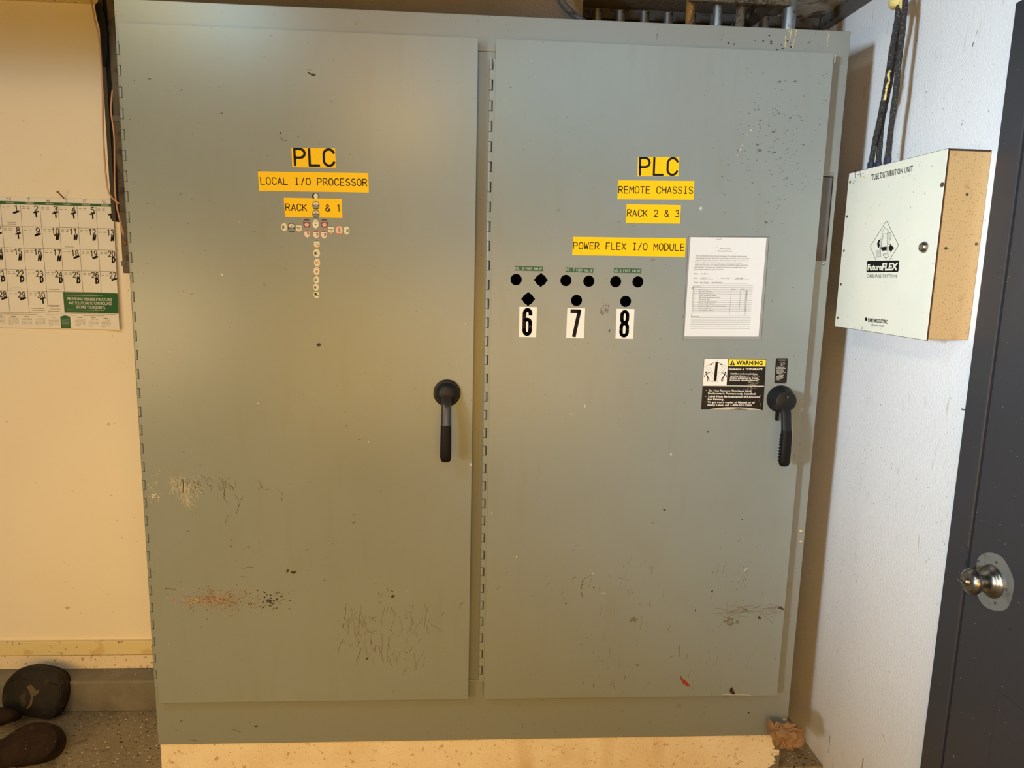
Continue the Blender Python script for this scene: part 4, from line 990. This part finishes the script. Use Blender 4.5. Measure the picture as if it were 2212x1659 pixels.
# ================================================================== calendar on the back wall
YK = YB-.004
pk = lambda a, b_: hit(a, b_, 1, YK)
tr = pk(250, 430); br = pk(262.5, 711); XR = br.x; ztop = pk(60, 426).z; zbt = pk(150, 710).z
XL = pk(125, 430).x-.50
t = Thing('wall_calendar', 'large white and green wall calendar with handwritten marks on the back wall', 'calendar', ((XL+XR)/2, YK, ztop))
qc = Quad(None, None, pts=[Vector((XL, YK, ztop)), Vector((XR, YK, ztop)), Vector((XR, YK, zbt)), Vector((XL, YK, zbt))])
qc.n = Vector((0, -1, 0))
VR = [k/12 for k in range(13)]; NR = 12
bm = bmesh.new(); n = 40; fr = []; bk_ = []
for i in range(n+1):
    u = i/n; curl = .012*max(0, (u-.90)/.1)
    fr.append([bm.verts.new(qc.at(u, v, .0016+curl*(.25+.75*v))) for v in VR]); bk_.append([bm.verts.new(qc.at(u, v, .0004+curl*(.25+.75*v))) for v in VR])
for i in range(n):
    for j in range(NR):
        bm.faces.new((fr[i][j], fr[i+1][j], fr[i+1][j+1], fr[i][j+1])); bm.faces.new((bk_[i][j], bk_[i][j+1], bk_[i+1][j+1], bk_[i+1][j]))
    bm.faces.new((fr[i][0], bk_[i][0], bk_[i+1][0], fr[i+1][0])); bm.faces.new((fr[i][NR], fr[i+1][NR], bk_[i+1][NR], bk_[i][NR]))
for j in range(NR): bm.faces.new((fr[n][j], bk_[n][j], bk_[n][j+1], fr[n][j+1])); bm.faces.new((fr[0][j], fr[0][j+1], bk_[0][j+1], bk_[0][j]))
page = t.part('page', bm, M['calpaper'])
_at = qc.at
def at2(u, v, off=0):
    curl = .012*max(0, (u-.90)/.1)
    return Quad.at(qc, u, v, .0020+off*1.8+curl*(.25+.75*v))
qc.at = at2
def uc(px, py):
    p = pk(px, py); return ((p.x-XL)/(XR-XL), (ztop-p.z)/(ztop-zbt))
vh0, vh1 = uc(100, 437)[1], uc(100, 443)[1]
def gpoly(bm, u0, u1, v0, v1, off):
    us = [u0]+[k/40 for k in range(41) if u0 < k/40 < u1]+[u1]; vs = [v0]+[k/12 for k in range(13) if v0 < k/12 < v1]+[v1]
    for a_, b2 in zip(us, us[1:]):
        for c_, d_ in zip(vs, vs[1:]): qc.poly(bm, [(a_, c_), (b2, c_), (b2, d_), (a_, d_)], off)
bm = bmesh.new(); gpoly(bm, 0, 1, vh0, vh1, .0002)
b0 = uc(137, 631); b1 = uc(258, 677)
gpoly(bm, b0[0], 1, b0[1], b1[1], .0002)
m0 = uc(131, 684); m1 = uc(154, 710); qc.poly(bm, [(m0[0], m0[1]), ((m0[0]+m1[0])/2, m0[1]-.012), (m1[0], m0[1]), (m1[0], m1[1]-.003), (m0[0], m1[1]-.003)], .0002)
t.part('green_print', bm, M['green'], page)
bm = bmesh.new()
cols = [uc(x, 444)[0] for x in (2, 45, 87, 126, 167, 208)]; cp = (cols[5]-cols[0])/5
allc = [cols[0]-cp]+cols
rowv = [vh1]+[uc(100, y)[1] for y in (490.5, 537, 583.5, 629.5, 676)]
for v in rowv[1:]: qc.line(bm, [(0, v), (.9, v), (.95, v), (.99, v)], .0007, .0003)
for i, u in enumerate(allc): qc.line(bm, [(u, vh1), (u, rowv[5] if i < 5 else rowv[4])], .0006, .0003)
num = [[None, 1, 2, 3, 4, 5, None], [7, 8, 9, 10, 11, 12, 13], [14, 15, 16, 17, 18, 19, 20], [21, 22, 23, 24, 25, 26, 27], [28, 29, 30, None, None, None, None]]
for r in range(5):
    for c in range(7):
        u = allc[c]; 
        if c == 6 and r == 0: pass
        if num[r][c]:
            s = str(num[r][c]); cw = cp*.15
            mono(qc, bm, s, u+cp*.90-cw*len(s)*1.25, u+cp*.90, rowv[r]+.050, rowv[r]+.008, .0025, .0004, fill=.76)
        if r < 4 or c < 3:
            for a in (.08, .33):
                for b_ in (.022, .034): qc.line(bm, [(u+cp*a, rowv[r]+b_-.004), (u+cp*(a+.14), rowv[r]+b_-.004)], .0009, .0003)
bm2 = bmesh.new()
HW = {'T': [[(-.3, .1), (1.1, -.15)], [(.4, 0), (.45, .9)]], 'N': [[(.05, .9), (.3, 0), (.65, .85), (1.0, -.05)]], 'D': [[(.15, 0), (.1, .95), (.6, .85), (.9, .6), (.95, .3), (.75, .05), (.1, -.05)]], '-': [[(-.4, .15), (1.2, -.1)], [(-.4, .3), (1.0, 0)]]}
hand = [[None, '-', 'T', 'T', 'T', 'T', 'T'], ['-', 'T', '-', 'TN', 'N', 'N', 'N'], ['N', 'N', 'N', 'N', '-', '-', 'D'], ['D', 'D', 'D', 'D', 'D', 'D', '-'], ['-', '-', 'T', None, None, None, None]]
for r in range(5):
    for c in range(7):
        hh = hand[r][c]
        if not hh: continue
        for k, ch in enumerate(hh):
            for stq in HW[ch]:
                qc.line(bm2, [(allc[c]+cp*(.72+.17*x+random.uniform(-.01, .01)), rowv[r]+.056+.040*y) for x, y in stq], .0038, .0005)
for c, ch in zip(range(1, 7), 'MTWTFS'):
    mono(qc, bm, ch, allc[c]+cp*.35, allc[c]+cp*.35+cp*.2, .030, .006, .0007, .0003)
# small print, QR-free caption lines, mini months
for (x0, y0, x1) in ((17, 480, 35), (18, 484, 36), (141, 533, 160), (26, 620, 45), (21, 624, 50), (106, 625, 129), (104, 659, 130), (107, 662, 128), (109, 667, 133), (106, 672, 130), (67, 666, 96), (70, 670, 98)):
    a = uc(x0, y0); b_ = uc(x1, y0+.4); qc.line(bm, [a, b_], .0008, .0003)
v = uc(60, 679)[1]
for a, b_ in ((.02, .40), (.43, .62), (.66, .80), (.83, .93)): qc.line(bm, [(a, v), (b_, v)], .0007, .0003)
mw = (uc(180, 690)[0]-uc(152, 690)[0])
for k in range(-9, 5):
    uu = m0[0]+.004+k*mw*1.02
    if uu < 0.005 or uu+mw*.7 > .985: continue
    if k == 0: continue
    qc.line(bm, [(uu+mw*.25, m0[1]+.004), (uu+mw*.6, m0[1]+.004)], .0011, .0003)
    for rr_ in range(6):
        for cc in range(7):
            if (rr_ == 5 and cc > 2) or (rr_ == 0 and cc < k % 4): continue
            qc.line(bm, [(uu+mw*(.05+.115*cc), m0[1]+.018+.010*rr_), (uu+mw*(.05+.115*cc+.06), m0[1]+.018+.010*rr_)], .0007, .0003)
t.part('print', bm, M['cal_ink'], page)
t.part('handwriting', bm2, M['ink'], page)
bm = bmesh.new()
ua, ub = b0[0]+.012, .985
for i, (tx, a, b_) in enumerate((('PROVIDING FLEXIBLE STRUCTURES', .03, .94), ('AND SOLUTIONS TO CONTROL AND', .045, .93), ('SECURE YOUR JOBSITE.', .19, .79))):
    text(qc, bm, tx, ua+(ub-ua)*a, ua+(ub-ua)*b_, b0[1]+.062+.031*i, b0[1]+.038+.031*i, .0005, .012)
for v in (b0[1]+.022, b1[1]-.022): qc.line(bm, [(ua, v), (.93, v)], .0006, .0004)
for c, d_ in zip(range(1, 7), ('MONDAY', 'TUESDAY', 'WEDNESDAY', 'THURSDAY', 'FRIDAY', 'SATURDAY')): text(qc, bm, d_, allc[c]+cp*.3, allc[c]+cp*.72, vh1-.005, vh0+.005, .0005, .01)
for rr_ in range(5): qc.line(bm, [(m0[0]+.006, m0[1]+.02+.011*rr_), (m1[0]-.006, m0[1]+.02+.011*rr_)], .0005, .0004)
t.part('white_print', bm, M['calpaper'], page)
# nail above the calendar
a = pw(140.5, 432); bm = bmesh.new(); e = hit(125, 415, 1, YB-.035); tube(bm, [a+Vector((0, .004, 0)), e], .0018, 8); tube(bm, [e, e+(e-a).normalized()*.0015], .0035, 10)
o = link('nail', bm, M['rusty'], org=a); tag(o, 'bent dark nail above the calendar on the back wall', 'nail')

# ================================================================== tube distribution box on the right wall
y0, y1, z0, z1 = -.3947, .0027, 1.3492, 1.7538
bx = Thing('wall_box', 'cream metal tube distribution unit box mounted on the right wall', 'wall box', (XW, (y0+y1)/2, z0))
bx.part('body', B(XF+.004, XW-.0005, y0+.002, y1-.002, z0+.003, z1-.003), M['box_side'], bev=.002)
bx.part('joint', B(XF+.0018, XF+.004, y0, y1, z0, z1), M['box_gap'])
cv = bx.part('cover', B(XF, XF+.0018, y0+.001, y1, z0+.001, z1-.001), M['box_cream'], bev=.0006)
bx.part('top_edge', B(XF+.004, XW-.004, y0, y0+.0025, z1-.004, z1-.0005), M['box_gap'])
NX = (-1, 0, 0)
for px, py in ((1836.8, 393.4), (1830.2, 467.7), (1823.5, 541.7), (1817, 614.4), (1810.3, 686.5)):
    c = px_(px, py); bm = bmesh.new(); lathe(bm, [(0, .0036), (.0012, .0034), (.0018, .002), (.0012, .0012)], c, NX, 14); bx.part('screw', bm, M['screw'], cv, smooth=True)
c = px_(1997.5, 534); bm = bmesh.new(); lathe(bm, [(0, .0125), (.003, .0125), (.006, .0105), (.009, .0085), (.0095, .007), (.0085, .0065), (.0085, .0001)], c, NX, 28); lk = bx.part('cam_lock', bm, M['nickel'], cv, smooth=True)
c = px_(2036, 399); bm = bmesh.new(); lathe(bm, [(0, .005), (.0025, .0045), (.003, .001)], c, NX, 12); bx.part('corner_screw', bm, M['screw'], cv)
for px, py in ((2043, 536.5), (2109, 527), (2089, 420)):
    c = hit(px, py, 1, y0+.002); bm = bmesh.new(); lathe(bm, [(0, .0034), (.001, .003), (.0012, .001)], c, (0, -1, 0), 12); bx.part('side_screw', bm, M['screw'])
qx = lambda cs: Quad(cs, px_, NX)
bm = bmesh.new(); O = .0004
q = qx([(1882.6, 376.5), (1972.3, 357), (1972.3, 369.5), (1883.6, 389.5)]); text(q, bm, 'TUBE DISTRIBUTION UNIT', 0, 1, 1, 0, O, .012)
q = qx([(1872, 591.7), (1938, 593), (1938, 600.8), (1872, 599.8)]); text(q, bm, 'CABLING SYSTEMS', 0, 1, 1, 0, O, -.004, .12)
q = qx([(1875, 687), (1917.5, 691), (1917.5, 699), (1875, 694.8)]); text(q, bm, 'SUMITOMO ELECTRIC', 0, 1, 1, 0, O, .03)
q = qx([(1881, 698.5), (1909, 701), (1909, 705.5), (1881, 703)]); text(q, bm, 'Lightwave Corp', 0, 1, 1, 0, O, 0)
# diamond emblem
q = qx([(1870, 470), (1950, 470), (1950, 610), (1870, 610)])
P = lambda x, y: q_uv(x, y)
a, c_ = q.p[0], q.p[2]
def q_uv(px, py):
    p = px_(px, py); return ((q.p[0].y-p.y)/(q.p[0].y-q.p[1].y), 0)
# draw emblem strokes directly from points on the cover
def xline(bm, pts, wd, off=.0004, closed=False):
    W3 = [px_(*p) for p in pts]
    if closed: W3.append(W3[0])
    for i in range(len(W3)-1):
        d = (W3[i+1]-W3[i])
        if d.length < 1e-7: continue
        d.normalize(); nn = Vector((0, -d.z, d.y))*wd/2; e = d*wd*.35
        bm.faces.new([bm.verts.new(p+Vector((-off, 0, 0))) for p in (W3[i]-e+nn, W3[i+1]+e+nn, W3[i+1]+e-nn, W3[i]-e-nn)])
def xpoly(bm, pts, off=.0004): bm.faces.new([bm.verts.new(px_(*p)+Vector((-off, 0, 0))) for p in pts])
Z = lambda x, y: (1780+x/3.607, 300+y/3.607)
def ZL(*p): return [Z(*a_) for a_ in p]
xline(bm, ZL((405, 945), (361, 838), (488, 637), (582, 828), (512, 943)), .0011)
xline(bm, ZL((488, 950), (480, 930), (460, 905), (470, 890), (485, 905), (495, 890), (492, 740), (452, 740), (470, 690), (504, 715), (492, 740)), .0008)
xline(bm, ZL((508, 735), (508, 880), (505, 915), (488, 928), (470, 918), (463, 905)), .0008)
xline(bm, ZL((452, 742), (462, 755), (440, 860), (445, 920), (408, 922), (406, 872), (428, 870)), .0008)
xline(bm, ZL((495, 740), (512, 728), (524, 745), (522, 775), (508, 800), (497, 808), (497, 820), (525, 825)), .0008)
for k in range(14): xline(bm, ZL((430+k*1.2, 872-k*8), (447+k*.8, 868-k*8)), .0005)
for k in range(7): xline(bm, ZL((408, 880+k*6), (440, 878+k*6)), .0004)
for k in range(7): xline(bm, ZL((500, 735+k*9), (522, 732+k*9)), .0004)
xpoly(bm, ZL((515, 818), (548, 850), (518, 884), (518, 870), (505, 870), (505, 835), (515, 835)), .00045)
xpoly(bm, ZL((443, 780), (425, 790), (415, 815), (418, 840), (428, 852), (436, 830), (432, 810)), .00045)
xpoly(bm, ZL((440, 845), (490, 838), (490, 868), (455, 872)), .00045)
xpoly(bm, [Z(*p) for p in ((344, 950), (336, 958), (331, 1030), (336, 1040), (573, 1037), (581, 1030), (586, 956), (580, 947))], .0004)
xpoly(bm, ZL((328, 1388), (340, 1406), (327, 1423), (317, 1404)), .0004)
xline(bm, ZL((525, 932), (538, 932)), .0006)
bx.part('black_print', bm, M['ink'], cv)
bm = bmesh.new()
q = qx([Z(340, 968), Z(578, 962), Z(573, 1023), Z(338, 1027)])
text(q, bm, 'Future', .01, .50, .95, .12, .0007, .035, .06); text(q, bm, 'FLEX', .50, 1.0, .97, .04, .0007, .045, .10)
bx.part('white_print', bm, M['box_cream'], cv)
# small paper labels on the top left of the cover
bm = bmesh.new()
for cs in ([(1837, 375), (1846, 373), (1847, 384), (1838, 386)], [(1848, 374), (1868, 370), (1868, 379), (1848, 383)], [(1866, 371), (1876, 369), (1877, 376), (1867, 378)]):
    q = qx(cs); q.slab(.0003, bm=bm)
bx.part('paper_tag', bm, M['white'], cv)
bm = bmesh.new(); xline(bm, [(1847, 368), (1848, 384)], .0022, .0005); xline(bm, [(1858, 366), (1859, 382)], .0016, .0005)
xline(bm, [(1852, 378), (1866, 375)], .001, .0005)
bx.part('brown_marks', bm, M['scuff'], cv)
bm = bmesh.new(); xline(bm, [(1863, 380), (1869, 385)], .003, .0005); bx.part('foam_drop', bm, M['foam'], cv)
# black cables and their glands
glx = XW-.058
GP = [(1881.5, 357), (1896, 353), (1916, 348)]
cabs = [((1881.5, 352), (1889, 310), (1898, 270), (1907, 225), (1918, 165), (1928, 100), (1937, 50), (1942, 10), (1945, -40)),
        ((1897.5, 348), (1901, 310), (1904, 270), (1912, 228), (1925, 165), (1935, 100), (1945, 50), (1950, 10), (1953, -40)),
        ((1918, 343), (1922, 300), (1928, 250), (1935, 200), (1940, 150), (1946, 100), (1951, 50), (1955, 10), (1957, -40))]
clab = ['leftmost black cable rising from the wall box, smeared with foam', 'middle black cable rising from the wall box', 'rightmost black cable rising from the wall box']
for (gx, gy), pth, lab, k in zip(GP, cabs, clab, range(3)):
    pts = [hit(a, b_, 0, glx+(-.012, .003, -.012)[k]) for a, b_ in pth]
    p = pts[0]; g0 = Vector((p.x, p.y, z1-.004))
    bm = bmesh.new(); lathe(bm, [(0, .0095), (.010, .0095), (.010, .0080), (.017, .0080), (.017, .0090), (.024, .0085), (.026, .0070)], g0, (0, 0, 1), 8)
    bx.part('cable_gland', bm, M['gland'])
    pts = catmull([Vector((p.x, p.y, z1+.010))]+pts[1:], 7)
    bm = bmesh.new(); tube(bm, pts, [.0066*random.uniform(.93, 1.1) for _ in pts], 12)
    o = link('cable', bm, M['cable'], org=pts[0], smooth=True); tag(o, lab, 'cable', 'black cables rising from the wall box')
# foam blob and dribbles
c = hit(1937, 2, 0, glx-.012); bm = bmesh.new(); bmesh.ops.create_icosphere(bm, subdivisions=4, radius=1)
for v in bm.verts:
    n_ = math.sin(v.co.y*4+1)*math.cos(v.co.z*3)*.12; v.co = Vector((v.co.x*.016, v.co.y*.024*(1+n_), v.co.z*.019*(1+n_)))+c
fb = link('foam_blob', bm, M['foam'], org=c, smooth=True); tag(fb, 'yellow blob of expanding foam at the top of the cables', 'foam')
bm = bmesh.new(); bmesh.ops.create_icosphere(bm, subdivisions=3, radius=1); c2 = hit(1952, 8, 0, glx-.010)
for v in bm.verts: v.co = Vector((v.co.x*.010, v.co.y*.009, v.co.z*.014))+c2
link('foam_drip', bm, M['foam'], fb, c, smooth=True)
bm = bmesh.new(); tube(bm, catmull([hit(a, b_, 0, glx-.009) for a, b_ in ((1952, 16), (1945, 24), (1939, 32), (1937, 40))], 4), .0018, 6)
tube(bm, catmull([hit(a, b_, 0, glx-.0185) for a, b_ in ((1923, 152), (1919, 163), (1921, 174), (1916, 186), (1914, 200), (1911, 216))], 5), [.003*random.uniform(.5, 1.2) for _ in range(26)], 6)
o = link('foam_dribble', bm, M['foam'], org=hit(1923, 152, 0, glx-.009), smooth=True); tag(o, 'dribble of dried yellow foam on the leftmost cable', 'foam')

# ================================================================== crumpled brown paper towel
c = hit(1697, 1588, 1, -.056)
bm = bmesh.new(); bmesh.ops.create_icosphere(bm, subdivisions=5, radius=1)
from mathutils import noise as mn
def crumple(p):
    d = p.normalized(); q_ = d+.45*Vector((mn.noise(d*1.2), mn.noise(d*1.2+Vector((5, 0, 0))), mn.noise(d*1.2+Vector((0, 5, 0)))))
    f = .95+.30*mn.noise(d*1.4+Vector((3, 1, 2)))
    f += .75*(abs(mn.noise(q_*1.7+Vector((8, 3, 5))))-.2)+.22*(abs(mn.noise(q_*3.2+Vector((1, 7, 2))))-.15)
    return d*f
for v in bm.verts:
    p = crumple(v.co); v.co = Vector((p.x*.040, p.y*.030, p.z*.036))+c
# twisted tail to the upper left
pt = bmesh.new(); A = hit(1680, 1580, 1, -.060); Bp = hit(1660, 1567, 1, -.030)
n = 14; rings = []
for i in range(7):
    s = i/6; ce = A.lerp(Bp, s); r = .010+.008*abs(s-.35)*1.8
    rings.append([pt.verts.new(ce+Vector((.1*r*math.sin(k), -math.cos(2*PI*k/n)*r*.8, math.sin(2*PI*k/n)*r*(1.0+.25*(k % 2))))) for k in range(n)])
for a, b_ in zip(rings, rings[1:]):
    for k in range(n): pt.faces.new((a[k], a[(k+1) % n], b_[(k+1) % n], b_[k]))
pt.faces.new(rings[0]); pt.faces.new(rings[-1])
tmp = bpy.data.meshes.new('tmp'); pt.to_mesh(tmp); pt.free(); bm.from_mesh(tmp); bpy.data.meshes.remove(tmp)
o = link('crumpled_paper', bm, M['brownpaper'], org=c, smooth=True); tag(o, 'crumpled brown paper towel wedged at the cabinet bottom right corner', 'paper')
# ledge in the corner by the wall that the floor grime sits on
struct('trim_7', B(BW-.010, XW-.001, .01, .43, 0, .012), M['floor'])

# ================================================================== muddy boots on the floor, lower left
def pillow(bm, outl, c, e1, e2, nrm, th, dome):
    """outline points (m) in the plane e1,e2 extruded by th along nrm with a rounded front"""
    n = len(outl); rings = []
    for s, d in ((1, -th), (1.0, -.3*th), (.97, -.08*th), (.9, .0), (.7, dome*.55), (.45, dome*.85), (.2, dome), (.02, dome*1.02)):
        rings.append([bm.verts.new(Vector(c)+e1*(x*s)+e2*(y*s)+nrm*d) for x, y in outl])
    for a, b_ in zip(rings, rings[1:]):
        for k in range(n): bm.faces.new((a[k], a[(k+1) % n], b_[(k+1) % n], b_[k]))
    bm.faces.new(rings[0]); bm.faces.new(rings[-1])
def smooth_loop(pts, k=5):
    n = len(pts); out = []
    for i in range(n):
        a, b_, c, d = [Vector(pts[(i+j-1) % n]) for j in range(4)]
        for j in range(k):
            t_ = j/k; out.append(.5*((2*b_)+(c-a)*t_+(2*a-5*b_+4*c-d)*t_*t_+(3*b_-a-3*c+d)*t_**3))
    return [(p.x, p.y) for p in out]
def boot(name_px, y, base_z, tilt, mk, mk2, label, th, dome, lip):
    cx = sum(p[0] for p in name_px)/len(name_px); cy = sum(p[1] for p in name_px)/len(name_px)
    c = hit(cx, cy, 1, y); nrm = Vector((0, -math.cos(tilt), math.sin(tilt))); e1 = Vector((1, 0, 0)); e2 = e1.cross(nrm)*-1
    pts = []
    for p in name_px:
        d = (CF+CR*((p[0]-IW/2)/FPX)+CU*((IH/2-p[1])/FPX)); s = (c-CAM).dot(nrm)/d.dot(nrm); w = CAM+d*s-c; pts.append((w.dot(e1), w.dot(e2)))
    out = smooth_loop(pts)
    t = Thing('work_boot', label, 'boot', (c.x, c.y, max(0, min(p[1] for p in pts)*abs(e2.z)+c.z)), 'muddy boots by the back wall')
    bm = bmesh.new(); pillow(bm, out, c, e1, e2, nrm, th, dome)
    t.part('upper', bm, M[mk], smooth=True)
    bm = bmesh.new(); pillow(bm, [(x*lip, y_*lip) for x, y_ in out], c-nrm*th*.55, e1, e2, nrm, th*.45, .004)
    t.part('sole', bm, M[mk2], smooth=True)
    t.plane = (c, nrm)
    return t
b1 = boot([(3, 1490), (14, 1468), (38, 1446), (70, 1440), (105, 1446), (130, 1458), (137, 1480), (134, 1510), (122, 1540), (105, 1556), (70, 1552), (20, 1540), (2, 1525)], .305, 0, .35, 'boot_dark', 'boot_dark',
     'upper dark rubber boot with tan mud leaning against the curb', .045, .012, 1.0)
b2 = boot([(-90, 1640), (-40, 1605), (0, 1596), (40, 1570), (75, 1558), (105, 1562), (121, 1580), (123, 1600), (112, 1622), (85, 1643), (50, 1652), (0, 1660), (-60, 1668)], .10, 0, .75, 'boot_brown', 'boot_brown',
     'lower brown muddy boot lying on the flecked floor', .055, .016, 1.02)
# mud smear, toe-cap seam and scuffed welt of the upper boot
def onboot(px, py, lift=.0128):
    c_, n_ = b1.plane; d = (CF+CR*((px-IW/2)/FPX)+CU*((IH/2-py)/FPX)); return CAM+d*((c_+n_*lift-CAM).dot(n_)/d.dot(n_))
bm = bmesh.new(); mud = [(58, 1484), (66, 1479), (73, 1485), (78, 1492), (85, 1489), (83, 1497), (77, 1502), (72, 1503), (70, 1515), (68, 1524), (60, 1531), (56, 1530), (64, 1520), (67, 1505), (63, 1494)]
cen = sum((onboot(*p) for p in mud), Vector())/len(mud); A = [bm.verts.new(onboot(*p)) for p in mud]; Bq = [bm.verts.new(onboot(*p)+Vector((0, .003, 0))) for p in mud]
bm.faces.new(A)
for k in range(len(A)): bm.faces.new((A[k], A[(k+1) % len(A)], Bq[(k+1) % len(A)], Bq[k]))
b1.part('mud_smear', bm, M['mud'])
bm = bmesh.new(); tube(bm, catmull([onboot(*p, .0075) for p in ((16, 1474), (38, 1466), (66, 1470), (98, 1474), (122, 1480))], 5), .0026, 6)
b1.part('toe_seam', bm, M['boot_dark'])
bm = bmesh.new(); tube(bm, catmull([onboot(*p, .001) for p in ((126, 1462), (131, 1485), (128, 1512), (117, 1538))], 5), .0034, 6)
b1.part('welt', bm, M['boot_dark'])
# pale lining showing below the lower boot, and the toe of a further boot behind
bm = bmesh.new(); vs = [hit(a, b_, 2, .004) for a, b_ in ((-20, 1656), (30, 1648), (45, 1641), (47, 1650), (38, 1656), (20, 1675), (-20, 1680))]
vv = [bm.verts.new(v) for v in vs]; v2 = [bm.verts.new(v+Vector((0, 0, .004))) for v in vs]; bm.faces.new(vv); bm.faces.new(v2)
for k in range(len(vv)): bm.faces.new((vv[k], vv[(k+1) % len(vv)], v2[(k+1) % len(vv)], v2[k]))
o = link('rag', bm, M['sock'], org=vs[0]); tag(o, 'pale grey scrap of cloth sticking out under the lower boot', 'cloth')
b3 = boot([(-60, 1545), (-20, 1528), (5, 1530), (22, 1536), (28, 1546), (18, 1556), (0, 1562), (-40, 1572)], .20, 0, .6, 'boot_brown', 'boot_dark',
     'small dark boot toe between the two larger muddy boots', .05, .012, 1.0)
